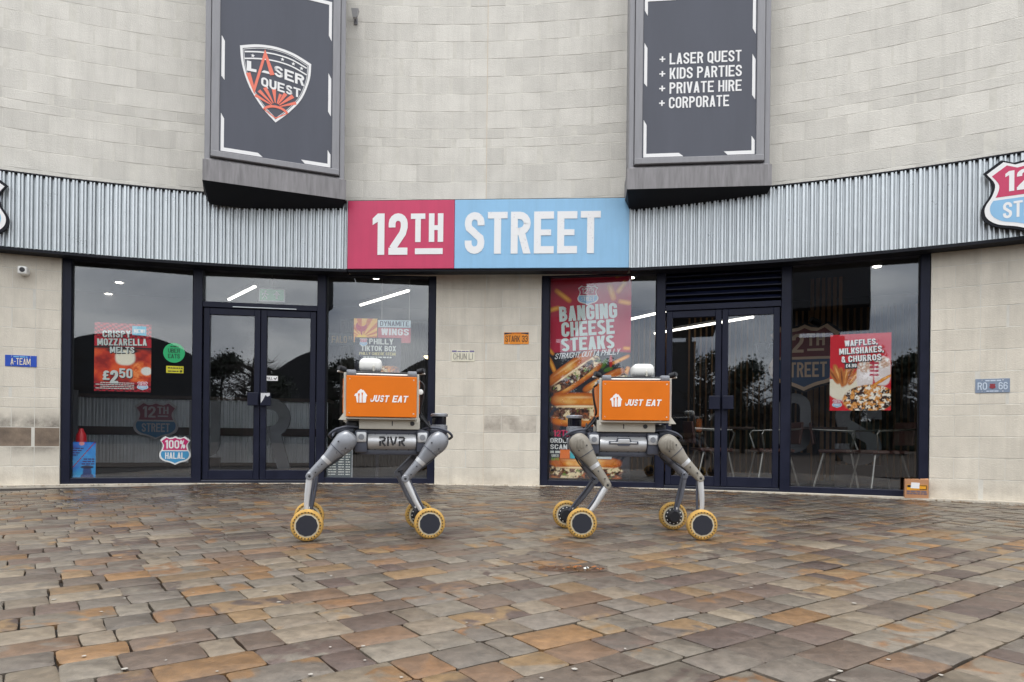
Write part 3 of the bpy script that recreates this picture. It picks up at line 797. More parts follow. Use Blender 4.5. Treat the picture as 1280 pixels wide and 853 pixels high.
MB().add([(-.02, -.012, 0), (.015, -.014, .006), (.022, .012, .012), (-.016, .014, .004), (0, 0, .018)], [(0, 1, 4), (1, 2, 4), (2, 3, 4), (3, 0, 4), (0, 3, 2, 1)]).build('paper', CREAMY, sp)
MB().add([(-.008, -.016, .003), (.004, -.0165, .006), (.006, .002, .020), (-.006, .0, .018)], [(0, 1, 2, 3)]).build('dark_stripe', BLACKP, sp)

# ------------------------------------------------------------------ stone building
bld = thing('stone_building', 'curved pale stone block building filling the whole background', 'building', W(0, 11.92))
def to_local(o, parent, M):          # keep a world placement under a moved parent
    o.parent = parent; o.matrix_parent_inverse = parent.matrix_world.inverted() if parent.type == 'EMPTY' else Matrix(); o.matrix_basis = M
    return o
bpy.context.view_layer.update()
BINV = bld.matrix_world.inverted()
FACE = 11.92
def block_mesh(w, h, m):
    """ashlar block with eased front arrises"""
    e = .0025; d = .05; x, z = w / 2, h / 2
    v = [(-x, 0 + e, -z), (x, e, -z), (x, e, z), (-x, e, z), (-x + e, 0, -z + e), (x - e, 0, -z + e), (x - e, 0, z - e), (-x + e, 0, z - e), (-x, d, -z), (x, d, -z), (x, d, z), (-x, d, z)]
    f = [(4, 5, 6, 7)] + [(i, (i + 1) % 4, (i + 1) % 4 + 4, i + 4) for i in range(4)] + [(i + 8, (i + 1) % 4 + 8, (i + 1) % 4, i) for i in range(4)]
    me = bpy.data.meshes.new('block'); me.from_pydata(v, [], f); me.materials.append(m); return me
BM = {}
brng = random.Random(12)
def block(parent, a0, a1, z0, z1, m):
    w, h = round(a1 - a0 - .005, 3), round(z1 - z0 - .005, 3)
    if w < .03: return
    key = (w, h, m.name)
    if key not in BM: BM[key] = block_mesh(w, h, m)
    o = bpy.data.objects.new('block', BM[key]); C.objects.link(o); o.parent = parent
    o.matrix_basis = BINV @ W((a0 + a1) / 2, FACE + brng.uniform(-.0012, .0008), (z0 + z1) / 2)
def backing(name, a0, a1, z0, z1, n=40):
    o = sheet(a0, a1, FACE + .0022, FACE + .12, z0, z1, n).build(name, MORTAR, bld, recalc=True)
    o.data.transform(BINV); return o
def courses(parent, zs, a0, a1, mat_of, joint, bw=.437, skip=None):
    for i in range(len(zs) - 1):
        z0, z1 = zs[i], zs[i + 1]
        off = (i % 2) * bw / 2
        k0 = math.floor((a0 - joint - off) / bw) - 1
        edges = [joint + off + k * bw for k in range(k0, k0 + int((a1 - a0) / bw) + 4)] + [joint]
        edges = sorted(set([a0, a1] + [round(e, 4) for e in edges if a0 + .03 < e < a1 - .03]))
        for p, q in zip(edges[:-1], edges[1:]):
            if skip and skip(p, q, z0, z1): continue
            block(parent, p, q, z0, z1, mat_of(i, p, q))
upper = backing('upper_wall', -9.2, 9.6, 2.57, 7.2, 90)
ZU = [3.30, 3.512, 3.727, 3.94, 4.155, 4.265, 4.385, 4.60, 4.815, 5.03, 5.25, 5.465, 5.68, 5.90, 6.12]
def hidden(p, q, z0, z1):
    lim = 6.05 - .155 * max(0, abs((p + q) / 2 - .3) - 1.5)      # above the picture's upper edge
    return (p > -2.55 and q < -1.15) or (p > 2.62 and q < 3.95) or z0 > lim
courses(upper, ZU, -5.15, 7.0, lambda i, p, q: STONE, .704, skip=hidden)
MB().box(-.005, .005, -.0015, .02, 3.3, 6.3).build('movement_joint', SEALANT, bld, local=BINV @ W(.704, FACE))
ZL = [-.045, .2, .418, .635, .853, .965, 1.08, 1.30, 1.52, 1.74, 1.958, 2.178, 2.40, 2.62]
for nm, a0, a1, j in (('pier', -9.2, -4.185, -4.43), ('pier', .095, 1.405, .704), ('pier', 5.665, 9.6, 6.10)):
    pr = backing(nm, a0, a1, -.05, 2.58, 24)
    v0, v1 = max(a0, -5.2), min(a1, 7.0)
    def pick(i, p, q, a0=a0):
        if a0 < -5 and i == 2: return STONE_SOOT
        if a0 < -5 and i in (1, 3): return STONE_SMEAR
        if 0 < a0 < 1 and i == 3 and .6 < (p + q) / 2 < 1.2: return STONE_DIRT
        return STONE_LOW
    courses(pr, ZL, v0, v1, pick, j)
    if 0 < a0 < 1: MB().box(-.005, .005, -.001, .02, -.04, 2.58).build('movement_joint', SEALANT, bld, local=BINV @ W(.704, FACE))
# thickness of the piers round the openings, and the roof that closes the shop
for a in (-4.185, .095, 1.405, 5.665):
    s_ = 1 if a in (.095, 5.665) else -1
    MB().box(min(0, s_ * .10), max(0, s_ * .10), .13, .55, -.05, 2.6).build('reveal', STONE_LOW, bld, local=BINV @ W(a + s_ * .004, FACE))

# ------------------------------------------------------------------ corrugated fascias
def corrugated(a0, a1, R, z0, z1, pitch=.087, depth=.042, thick=.0015):
    prof = [(0, 0), (.03, -.06), (.24, -.06), (.28, 0), (.33, .5), (.41, .5), (.46, 0), (.49, -.06), (.60, -.06), (.64, 0), (.71, 1), (.92, 1)]
    mb = MB(); N = int((a1 - a0) / pitch); vs = []
    for i in range(N + 1):
        for u, d in prof:
            a = a0 + (i + u) * pitch
            if a > a1: break
            vs.append((a, R + d * depth))
    for a, r in vs: mb.v += [tuple(P(a, r, z0)), tuple(P(a, r, z1))]
    for i in range(len(vs) - 1): mb.f.append((2 * i, 2 * i + 2, 2 * i + 3, 2 * i + 1))
    return mb
RF = 11.72
for a0, a1, lab in ((-9.0, -.985, 'long galvanised corrugated fascia left of the red and blue sign'), (2.485, 9.4, 'long galvanised corrugated fascia right of the red and blue sign')):
    t = thing('corrugated_fascia', lab, 'fascia', W((a0 + a1) / 2, RF, 2.58), 'corrugated fascias over the shopfront')
    bpy.context.view_layer.update(); inv = t.matrix_world.inverted()
    pan = []; a = a0; k_ = 0; step = .087 * 12
    while a < a1 - .05:
        pan.append(('corrugated_sheet', corrugated(a, min(a + step, a1), RF + (.0018 if k_ % 2 else 0), 2.585 + random.uniform(-.003, .003), 3.39), GALV)); a += step; k_ += 1
    for nm, mb, m in pan + [('top_cap', sheet(a0, a1, RF - .004, FACE, 3.392, 3.408, 50), BLACKM),
                      ('bottom_trim', sheet(a0, a1, RF + .004, FACE, 2.552, 2.583, 50), BLACKM), ('backing_board', sheet(a0, a1, RF + .05, RF + .07, 2.585, 3.39, 50), BLACKM)]:
        o = mb.build(nm, m, t, recalc=(nm != 'corrugated_sheet')); o.data.transform(inv)
        if nm == 'corrugated_sheet':
            o.data.set_sharp_from_angle(angle=math.radians(50))

# ------------------------------------------------------------------ name board
Ms, Ls = facet(-.975, 2.475, RF - .02)
t = thing('shop_sign', 'long crimson and sky blue name board reading 12TH STREET', 'sign', Ms @ Matrix.Translation((0, 0, 2.58)))
xs = -Ls / 2 + Ls * (571 - 435.5) / (787 - 435.5)
MB().rbox(-Ls / 2, xs - .0015, 0, .16, 0, .815, .004, 1).build('red_panel', CRIMSON, t)
MB().rbox(xs + .0015, Ls / 2, 0, .16, 0, .815, .004, 1).build('blue_panel', SKYBLUE, t)
MB().box(-Ls / 2, Ls / 2, .02, .2, -.028, -.002).build('lower_trim', BLACKM, t)
MB().box(-Ls / 2, Ls / 2, .006, .20, .8155, .823).build('bounce_block_trim', BLACKM, t)  # added dark cover, keeps the crimson top from tinting the wall pink
for s_ in (-1, 1): MB().box(s_ * (Ls / 2 + .006) - .004, s_ * (Ls / 2 + .006) + .004, -.004, .16, 0, .815).build('edge_strip', GALV, t)
px = lambda u: -Ls / 2 + Ls * (u - 435.5) / (787 - 435.5)
lettering(t, '12', px(467.5), px(512), .165, .66, VINYL, -.004, w=.5, t=.18, gap=.11)
lettering(t, 'TH', px(516), px(557), .315, .655, VINYL, -.004, w=.55, t=.21, gap=.14)
MB().box(px(521.5), px(556.5), -.0045, -.002, .17, .24).build('underline', VINYL, t)
lettering(t, 'STREET', px(584), px(752), .17, .665, VINYL, -.004, w=.5, t=.175, gap=.085)

# ------------------------------------------------------------------ projecting advertisement boxes
def oriel(name, lab, L0, R0, flip):
    d = R0 - L0; ln = d.length
    M = Matrix.Translation(((L0.x + R0.x) / 2, (L0.y + R0.y) / 2, 3.36)) @ Matrix.Rotation(math.atan2(d.y, d.x), 4, 'Z')
    t = thing(name, lab, 'billboard', M)
    h = ln / 2; top = 3.0
    # sill box, its sloping soffit, carcass, two stepped frames, printed panel
    MB().prism([(-h, 0), (h, 0), (h, .232), (-h, .232)], 0, .5).build('sill', BSILL, t)
    MB().add([(-h, 0, -.002), (h, 0, -.002), (h - .02, .46, -.115), (-h + .06, .46, -.115), (-h + .01, .5, -.002), (h - .01, .5, -.002)], [(0, 3, 2, 1), (0, 1, 5, 4), (1, 2, 5), (0, 4, 3), (2, 3, 4, 5)]).build('soffit', BLACKM, t)
    MB().add([(-h + .02, 0.01, .234), (h - .02, .01, .234), (h - .07, .055, .275), (-h + .07, .055, .275)], [(0, 1, 2, 3)]).build('sill_slope', BSILL, t)
    MB().box(-h + .02, h - .02, .075, .62, .233, top).build('carcass', BFRAME, t)
    w1 = h - .015
    for s_ in (-1, 1):
        MB().rbox(min(s_ * w1, s_ * (w1 - .06)), max(s_ * w1, s_ * (w1 - .06)), .03, .14, .236, top, .006, 1).build('outer_jamb', BFRAME, t)
        MB().rbox(min(s_ * (w1 - .064), s_ * (w1 - .15)), max(s_ * (w1 - .064), s_ * (w1 - .15)), .012, .12, .275, top, .006, 1).build('inner_jamb', BFRAME, t)
    MB().rbox(-w1 + .066, w1 - .066, .0, .118, .277, .345, .006, 1).build('bottom_rail', BFRAME, t)
    MB().rbox(-w1, w1, .0, .6, top, top + .07, .006, 1).build('head', BFRAME, t)
    MB().box(-w1 + .15, w1 - .15, .03, .06, .345, top).build('banner', BILL, t)
    return t, w1 - .152
tL, bwL = oriel('advertisement_box', 'projecting grey framed box with a LASER QUEST shield banner', Vector((-3.417, 7.465, 3.36)), Vector((-1.988, 8.047, 3.36)), 1)
tR, bwR = oriel('advertisement_box', 'projecting grey framed box with a banner listing kids parties and private hire', Vector((1.251, 7.615, 3.36)), Vector((2.804, 7.449, 3.36)), -1)
def corner_marks(t, bw, ztop, marks):
    """white dashed border: each mark an outline on the banner"""
    for poly in marks: MB().prism(poly, .027, .031).build('border_mark', WHITE, t)
b_ = bwL; k = .033; zb = .36
def marks_for(b, top):
    g = .012
    return [
        [(-b + g, zb), (-b + .45, zb), (-b + .40, zb + k * 1.2), (-b + g + k, zb + k * 1.2), (-b + g + k, zb + .36), (-b + g, zb + .42)],
        [(b - g, zb), (b - .30, zb), (b - .34, zb + k * 1.2), (b - g - k, zb + k * 1.2), (b - g - k, zb + .20), (b - g, zb + .15)],
        [(-b + g, zb + .83), (-b + g + k, zb + .79), (-b + g + k, zb + 1.22), (-b + g, zb + 1.28)],
        [(b - g, zb + .60), (b - g - k, zb + .65), (b - g - k, zb + 1.10), (b - g, zb + 1.04)],
        [(-b + g, top), (-b + .40, top), (-b + .35, top - k * 1.2), (-b + g + k, top - k * 1.2), (-b + g + k, top - .20), (-b + g, top - .14)],
        [(b - g, top), (b - .45, top), (b - .50, top - k * 1.2), (b - g - k, top - k * 1.2), (b - g - k, top - .40), (b - g, top - .46)]]
corner_marks(tL, bwL, 0, marks_for(bwL, 2.30))
corner_marks(tR, bwR, 0, marks_for(bwR, 2.14))
# words on the right-hand banner
for i, s in enumerate(('+ LASER QUEST', '+ KIDS PARTIES', '+ PRIVATE HIRE', '+ CORPORATE')):
    z = 1.385 - i * .163; wd_ = (.90, .905, .905, .77)[i]
    lettering(tR, s, -.435, -.435 + wd_ * .985, z, z + .125, WHITE, .026, w=.5, t=.15, gap=.09)
# shield emblem on the left-hand banner
LQ = catmull([(-.34, .38), (-.17, .44), (0, .455), (.17, .42), (.34, .33)], 5, False) + catmull([(.34, .33), (.325, .12), (.25, -.14), (.13, -.34), (0, -.50)], 4, False)[1:] + catmull([(0, -.50), (-.13, -.34), (-.25, -.11), (-.32, .15), (-.34, .38)], 4, False)[1:-1]
EX, EZ, EKX, EKZ = -.02, 1.225, 1.13, .9          # where the emblem sits on the banner and its scale
LQ = [(x * EKX + EX, z * EKZ + EZ) for x, z in LQ]
cen = (EX, EZ + .02)
sc_ = lambda p, f: [(cen[0] + (x - cen[0]) * f, cen[1] + (z - cen[1]) * f) for x, z in p]
MB().ring(LQ, sc_(LQ, .925), .026).build('emblem_outline', WHITE, tL, recalc=False)
MB().ring(sc_(LQ, .905), sc_(LQ, .89), .026).build('emblem_inner_line', WHITE, tL, recalc=False)
E_ = lambda x, z: (x * EKX + EX, z * EKZ + EZ)
bar = MB()
for dz in (0, -.085):
    v, f = stroke([E_(*p) for p in catmull([(-.295, .315 + dz), (-.15, .35 + dz), (0, .36 + dz), (.15, .335 + dz), (.295, .265 + dz)], 5, False)], .016); bar.add([(a, .0255, b) for a, b in v], f)
bar.build('emblem_bands', WHITE, tL, recalc=False)
for sx, szz in ((-.22, .285), (.06, .315), (.165, .287), (.245, .25)):
    sx, szz = E_(sx, szz)
    MB().flat([(sx + (.024 if q % 2 == 0 else .010) * math.sin(q * PI / 5), szz + (.024 if q % 2 == 0 else .010) * math.cos(q * PI / 5)) for q in range(10)], .0255).build('star', WHITE, tL, recalc=False)
def el_(s, x0, z0, x1, z1, **k):
    (a, b), (c, d) = E_(x0, z0), E_(x1, z1); lettering(tL, s, a, c, b, d, WHITE, .0255, **k)
el_('L', -.275, .085, -.185, .21, w=.62, t=.28)
el_('SER', -.02, .09, .272, .225, w=.72, t=.205, gap=.09, rise=-.17)
MB().flat([E_(-.14, .10), E_(-.06, .095), E_(-.07, .125), E_(-.115, .13)], .0255).build('emblem_wedge', WHITE, tL, recalc=False)
el_('QUEST', -.14, -.07, .238, .045, w=.68, t=.205, gap=.09, rise=-.13)
v, f = stroke([E_(-.262, .06), E_(-.205, -.14), E_(-.105, .345), E_(-.035, .09)], .05)
MB().add([(a, .0248, b) for a, b in v], f).build('pulse_line', SALMON, tL, recalc=False)
SC_ = E_(0, -.31)
for x0, z0, wd_ in ((-.195, -.20, .018), (-.16, -.135, .020), (-.105, -.085, .022), (-.02, -.075, .024), (.045, -.13, .016), (.095, -.11, .022), (.165, -.125, .022), (.195, -.205, .018)):
    x0, z0 = E_(x0, z0); ang = math.atan2(z0 - SC_[1], x0 - SC_[0]); d = math.hypot(z0 - SC_[1], x0 - SC_[0]); nx, nz = -math.sin(ang), math.cos(ang)
    p = lambda r, w: (SC_[0] + math.cos(ang) * r + nx * w, SC_[1] + math.sin(ang) * r + nz * w)
    MB().flat([p(.05, -.005), p(d, -wd_), p(d, wd_), p(.05, .005)], .0252).build('sun_ray', SALMON, tL, recalc=False)
v, f = stroke([E_(*q) for q in arcp(0, -.385, .115, .085, 15, 165, 10)], .028)
MB().add([(a, .0246, b) for a, b in v], f).build('sun_disc', SALMON, tL, recalc=False)
v, f = stroke([E_(-.11, -.36), E_(0, -.445), E_(.11, -.36)], .012)
MB().add([(a, .0246, b) for a, b in v], f).build('sun_base', SALMON, tL, recalc=False)

# small flood light bracketed to the wall beside the left-hand box
t = thing('flood_light', 'small grey flood light bracket at the top right of the LASER QUEST box', 'light fitting', W(-.935, FACE - .003, 5.68) @ Matrix.Diagonal((.75, .75, .75, 1)))
MB().rbox(-.03, .03, -.012, 0, -.05, .06, .004, 1).build('wall_plate', BFRAME, t)
MB().tube([(0, -.01, .02), (.01, -.12, .05)], .012, 8).build('arm', BFRAME, t)
MB().add([(-.05, -.11, .10), (.07, -.11, .10), (.04, -.11, -.02), (-.03, -.11, -.02), (-.05, -.20, .10), (.07, -.20, .10), (.04, -.16, -.02), (-.03, -.16, -.02)], [(0, 1, 2, 3), (4, 7, 6, 5), (0, 4, 5, 1), (1, 5, 6, 2), (2, 6, 7, 3), (3, 7, 4, 0)]).build('lamp_head', mat('pale_fitting', lin(168, 168, 170), .5, var=.1), t)

# ------------------------------------------------------------------ shield signs on the fascia
for arc, side in ((6.50, 'right'), (-5.05, 'left')):
    t = thing('shield_sign', 'red and blue 12TH STREET route shield on the corrugated fascia, %s edge of the photo' % side, 'sign', W(arc, RF - .07, 2.965))
    shield(t, .78, .68, thick=.03, rim=BLACKM, y=0)
    MB().box(-.2, .2, .04, .07, -.12, .12).build('fixing_bracket', BLACKM, t)

# ------------------------------------------------------------------ shopfront
def shopfront(lab, a0, a1, mull, head=2.553):
    t = thing('glazed_shopfront', lab, 'shopfront', W((a0 + a1) / 2, 11.96))
    bpy.context.view_layer.update()
    inv = t.matrix_world.inverted()
    for i, a in enumerate([a0] + mull + [a1]):
        w = .045 if i in (0, len(mull) + 1) else .052
        off = w * (1 if i == 0 else -1 if i == len(mull) + 1 else 0)
        MB().rbox(-w + off, w + off, -.045, .10, -.03, head + .05, .004, 1).build('jamb' if i in (0, len(mull) + 1) else 'mullion', NAVY, t, local=inv @ W(a, 11.985))
    return t, inv
def member(t, inv, M, name, x0, x1, y0, y1, z0, z1, m=None, b=.004):
    return MB().rbox(x0, x1, y0, y1, z0, z1, b, 1).build(name, m or NAVY, t, local=inv @ M)
def pane(t, inv, M, x0, x1, z0, z1, name='glass_pane', parent=None, skew=0.0):
    M = M @ Matrix.Rotation(skew, 4, 'Z')
    return MB().box(x0, x1, .03, .042, z0, z1).build(name, GLASS, parent or t, local=None if parent else inv @ M)
def fixed_light(t, inv, a0, a1, l, r, skew=0.0):
    M, ln = facet(a0, a1, 11.985); h = ln / 2
    member(t, inv, M, 'sill_rail', -h + l, h - r, -.03, .09, -.025, .060)
    member(t, inv, M, 'head_rail', -h + l, h - r, -.03, .09, 2.553, 2.60)
    for s_, e in ((-1, l), (1, r)):
        x = s_ * (h - e); member(t, inv, M, 'glazing_bead', min(x, x - s_ * .014), max(x, x - s_ * .014), -.012, .05, .062, 2.551, BLACKM, .002)
    pane(t, inv, M, -h + l, h - r, .055, 2.558, skew=skew)
    return M, ln
def doors(t, inv, a0, a1, top, transom_glass):
    M, ln = facet(a0, a1, 11.985); h = ln / 2 - .055
    member(t, inv, M, 'threshold', -h, h, -.04, .10, -.03, .028, mat('threshold_metal', (.02, .024, .04), .35, metal=.4))
    member(t, inv, M, 'transom', -h, h, -.035, .09, 2.105, 2.172)
    member(t, inv, M, 'head_rail', -h, h, -.03, .09, 2.553, 2.60)
    for s_ in (-1, 1):
        d = bpy.data.objects.new('door', None)
        x0, x1 = (-h + .012, -.004) if s_ < 0 else (.004, h - .012)
        mb = MB(); st = .068
        mb.rbox(x0, x0 + st, -.02, .035, .032, 2.10, .004, 1); mb.rbox(x1 - st, x1, -.02, .035, .032, 2.10, .004, 1)
        mb.rbox(x0 + st, x1 - st, -.0195, .0345, 2.02, 2.099, .004, 1); mb.rbox(x0 + st, x1 - st, -.0195, .0345, .033, .15, .004, 1)
        d = mb.build('door', NAVY, t, local=inv @ M)
        MB().box(-(x1 - x0 - 2 * st) / 2 - .005, (x1 - x0 - 2 * st) / 2 + .005, -.006, .006, .145, 2.025).build('glass_pane', GLASS, d, local=Matrix.Translation(((x0 + x1) / 2, .008, 0)) @ Matrix.Rotation(math.radians(-1.3 if transom_glass else 0), 4, 'Z'))
        hx = -.075 if s_ < 0 else .075
        MB().rbox(hx - .062, hx + .062, -.075, -.055, .93, 1.09, .008, 2).rbox(hx - .02, hx + .02, -.056, -.019, .96, 1.06, .004, 1).build('pull_handle', NAVY, d)
        if s_ > 0 and transom_glass:   # scuffed paint on one handle
            MB().add([(hx - .055, -.0765, 1.083), (hx + .05, -.0765, 1.085), (hx + .05, -.0765, 1.055), (hx + .02, -.0765, 1.04), (hx, -.0765, 1.06), (hx - .03, -.0765, 1.0), (hx - .045, -.0765, .975), (hx - .055, -.0765, .965)], [tuple(range(8))]).build('bare_metal_scuff', mat('bare_metal', (.55, .56, .58), .5, var=.2, vscale=40), d, recalc=False)
    return M, h
SL, iL = shopfront('navy framed shopfront with double doors on the left of the stone pier', -4.18, .09, [-2.76, -1.32])
M1, l1 = fixed_light(SL, iL, -4.18, -2.76, .085, .05, math.radians(1.3))
M2, h2 = doors(SL, iL, -2.76, -1.32, 2.1, True)
pane(SL, iL, M2, -h2, h2, 2.168, 2.556)
member(SL, iL, M2, 'closer_rail', -.32, .42, -.044, -.036, 2.112, 2.124, GALV, .002)
M3, l3 = fixed_light(SL, iL, -1.32, .09, .05, .085)
SR, iR = shopfront('navy framed shopfront with louvred double doors on the right of the stone pier', 1.41, 5.66, [2.85, 4.25])
M4, l4 = fixed_light(SR, iR, 1.41, 2.85, .085, .05)
M5, h5 = doors(SR, iR, 2.85, 4.25, 2.1, False)
for i in range(5):
    z = 2.205 + i * .074
    MB().add([(-h5 + .002, -.03, z), (h5 - .002, -.03, z), (h5 - .002, .05, z + .062), (-h5 + .002, .05, z + .062), (-h5 + .002, -.03, z + .010), (h5 - .002, -.03, z + .010), (h5 - .002, .05, z + .072), (-h5 + .002, .05, z + .072)],
             [(0, 3, 2, 1), (4, 5, 6, 7), (0, 1, 5, 4), (1, 2, 6, 5), (2, 3, 7, 6), (3, 0, 4, 7)]).build('louvre_slat', NAVY, SR, local=iR @ M5)
MB().box(-h5, h5, .085, .095, 2.17, 2.556).build('louvre_backing', BLACKM, SR, local=iR @ M5)
M6, l6 = fixed_light(SR, iR, 4.25, 5.66, .05, .085)

# ------------------------------------------------------------------ shop interior
RB = 16.4
tag(sheet(-4.9, 6.2, 12.12, RB, -.03, -.004, 40).build('shop_floor', INFLOOR), kind='structure')
tag(sheet(-4.9, 6.2, 12.06, RB, 3.0, 3.1, 40).build('shop_ceiling', CEIL), kind='structure')
tag(sheet(-4.9, 6.2, RB, RB + .1, -.03, 3.1, 40).build('shop_back_wall', INWALL), kind='structure')
for a in (-4.9, 6.2): tag(MB().box(-.05, .05, 0, RB - 12.06, -.03, 3.1).build('shop_side_wall', INWALL, local=W(a, 12.06)), kind='structure')
def standing(name, lab, cat, arc, R, z=0, rot=0, group=None):
    return thing(name, lab, cat, W(arc, R, z) @ Matrix.Rotation(rot, 4, 'Z'), group)
def curved_part(t, mb, name, m, **kw):
    bpy.context.view_layer.update(); o = mb.build(name, m, t, **kw); o.data.transform(t.matrix_world.inverted()); return o
# serving counter behind the left windows
t = standing('serving_counter', 'serving counter clad in corrugated steel behind the left shop windows', 'counter', -3.0, 14.3)
curved_part(t, corrugated(-4.7, -1.55, 14.3, .15, 1.10, .075, .02), 'corrugated_front', CORR_IN, recalc=False)
curved_part(t, sheet(-4.7, -1.55, 14.34, 14.8, 0, 1.10, 20), 'carcass', INWALL)
curved_part(t, sheet(-4.72, -1.53, 14.24, 14.85, 1.10, 1.15, 20), 'worktop', TIMBER_DARK)
curved_part(t, sheet(-4.7, -1.55, 14.27, 14.30, .56, .68, 20), 'timber_band', TIMBER_DARK)
curved_part(t, sheet(-4.7, -1.55, 14.31, 14.34, 0, .15, 20), 'plinth', BLACKM)
# slatted and corrugated linings of the back wall
t = standing('corrugated_lining', 'pale corrugated wall lining at the back behind the menu signs', 'wall lining', -.5, RB - .05)
curved_part(t, corrugated(-1.6, 1.0, RB - .05, .0, 2.75, .14, .04), 'corrugated_sheet', mat('painted_corrugated', (.16, .15, .14), .5, metal=.3), recalc=False)
t = standing('slatted_wall', 'vertical timber slat wall lit warmly at the back behind the right doors', 'wall lining', 4.0, RB - .1)
sl = MB()
for i in range(58):
    a = 1.9 + i * .073; 
    if 2.9 < a < 3.1: continue
    sl.box(-.016, .016, 0, .05, 0, 2.8, W(a, RB - .12))
curved_part(t, sl, 'slats', TIMBER)['kind'] = 'stuff'
# ceiling lights
DL = [(-6.3, 10.9, 'nearest of the row of downlights in the far left window'), (-7.0, 11.8, 'second downlight of the row in the far left window'), (-6.3, 13.0, 'lone downlight high on the right of the far left window'),
      (-2.1, 10.4, 'small round downlight left of the tube in the narrow left window'), (.0, 12.3, 'small round downlight at the right edge of the narrow left window'), (1.75, 10.2, 'small round downlight beside the cheese steaks poster'),
      (3.6, 10.3, 'small round downlight above the waffles poster'), (5.0, 9.4, 'small round downlight at the right edge of the far right window')]
for x, y, lab in DL:
    t = thing('downlight', lab, 'downlight', Matrix.Translation((x, y, 3.0)), 'recessed ceiling downlights')
    MB().lathe([(.06, -.012), (.075, -.012), (.075, .0)], 16).build('bezel', WHITE, t)
    MB().lathe([(.0, -.020), (.05, -.018), (.058, -.006), (.058, -.002)], 16).build('lens', DOWNLAMP, t)
TL = [((-4.97, 11.9), (-4.08, 10.8), 'bright tube light seen through the fanlight over the left doors'), ((-2.76, 12.27), (-1.67, 10.97), 'bright tube light above the DYNAMITE WINGS sign'),
      ((1.95, 12.0), (2.75, 10.6), 'bright tube light right of the cheese steaks poster'), ((2.55, 12.4), (3.75, 10.6), 'bright tube light seen high through the right doors')]
for (p, q, lab), zt in zip(TL, (2.93, 2.93, 2.66, 2.50)):
    p, q = Vector((*p, zt)), Vector((*q, zt)); d = q - p; M = Matrix.Translation((p + q) / 2) @ Matrix.Rotation(math.atan2(d.y, d.x), 4, 'Z'); h = d.length / 2
    t = thing('tube_light', lab, 'light', M)
    MB().rbox(-h, h, -.035, .035, .012, .05, .006, 1).build('housing', WHITE, t)
    MB().tube([(-h + .03, 0, 0), (h - .03, 0, 0)], .022, 10).build('tube', LAMP, t)
    for s_ in (-1, 1): MB().tube([(s_ * (h - .15), 0, .05), (s_ * (h - .15), 0, 3.0 - zt)], .006, 6).build('hanger', CHROME, t)
# exit sign behind the fanlight
M = facet(-2.76, -1.32, 12.35)[0]
t = thing('exit_sign', 'green running man exit sign hanging behind the fanlight over the left doors', 'sign', M @ Matrix.Translation((.06, 0, 2.36)))
EXITG = mat('exit_green', lin(120, 176, 140), .5, emit=(lin(120, 176, 140), .12))
MB().rbox(-.16, .16, 0, .03, -.085, .085, .006, 1).build('casing', WHITE, t)
MB().box(-.145, .145, -.003, -.001, -.07, .07).build('green_face', EXITG, t)
MB().flat([(.045, -.05), (.075, -.05), (.075, 0), (.105, 0), (.06, .05), (.015, 0), (.045, 0)], -.005).build('arrow', WHITE, t, recalc=False)
mbx = MB(); mbx.flat([(-.075 + .014 * math.cos(q * PI / 4), .042 + .014 * math.sin(q * PI / 4)) for q in range(8)], -.005)
for s_ in ([(-.08, .025), (-.09, -.01), (-.115, -.05)], [(-.09, -.005), (-.065, -.03), (-.06, -.055)], [(-.08, .022), (-.055, .0), (-.04, .008)], [(-.085, .022), (-.11, .012), (-.115, -.012)]):
    v, f = stroke(s_, .012); mbx.add([(a, -.005 - .0003 * len(mbx.v) % .001, b) for a, b in v], f)
mbx.build('running_figure', WHITE, t, recalc=False)
MB().tube([(0, .015, .085), (0, .015, .66)], .005, 6).build('hanger', CHROME, t)
# pendant lamp
t = thing('pendant_lamp', 'small warm lit pendant lamp in the narrow left window', 'lamp', W(-.12, 13.2, 1.72))
MB().lathe([(.03, .10), (.10, .06), (.14, .0), (.132, .0), (.09, .055), (.02, .09)], 20).build('lamp_shade', TIMBER_DARK, t, smooth=SM)
MB().lathe([(.0, -.035), (.06, -.03), (.09, .0), (.06, .03), (0, .04)], 16).build('bulb', WARMLAMP, t, smooth=True)
MB().tube([(0, 0, .1), (0, 0, 1.26)], .005, 6).build('cord', BLACKM, t)
# wall-hung signs inside
t = thing('route_sign', 'dark cut-out 12TH STREET shield hanging inside the right window', 'sign', W(4.48, 13.2, 1.66))
dred, dblue, dtan = mat('dark_red_board', lin(104, 44, 48), .6), mat('dark_blue_board', lin(48, 72, 104), .6), mat('tan_edge', lin(190, 164, 140), .6)
shield(t, .86, .84, upper=dred, lower=dblue, edge=dtan, thick=.03, rim=BLACKM)
t = thing('counter_shield', 'dim 12TH STREET shield fixed to the corrugated counter front', 'sign', W(-3.62, 14.22, .78))
shield(t, .60, .56, upper=mat('dull_red_board', lin(128, 66, 82), .6), lower=mat('dull_blue_board', lin(60, 110, 150), .6), edge=mat('dull_edge', lin(176, 172, 176), .6), thick=.02)
t = thing('letter_sign', 'outlined letter W hung behind the right door glass', 'sign', W(4.16, 13.6, 1.72))
for i, off in enumerate((0, 1)):
    lettering(t, 'W', -.26 + .03 * off, .26 - .03 * off, -.19 + .02 * off, .19 - .02 * off, mat('neon_tube_off', (.7, .72, .78), .4) if not off else BLACKM, -.004 * i, w=.62, t=.2, name='letter' if not off else 'letter_core')
MB().box(-.28, .28, .004, .012, -.21, .21).build('backing', BLACKM, t)
t = thing('street_name_sign', 'dark green street name sign reading FALO ST behind the narrow left window', 'sign', W(-1.18, 12.6, 1.86))
MB().rbox(-.30, .17, 0, .012, -.085, .085, .008, 1).build('plate', mat('dark_green_plate', lin(34, 48, 40), .5), t)
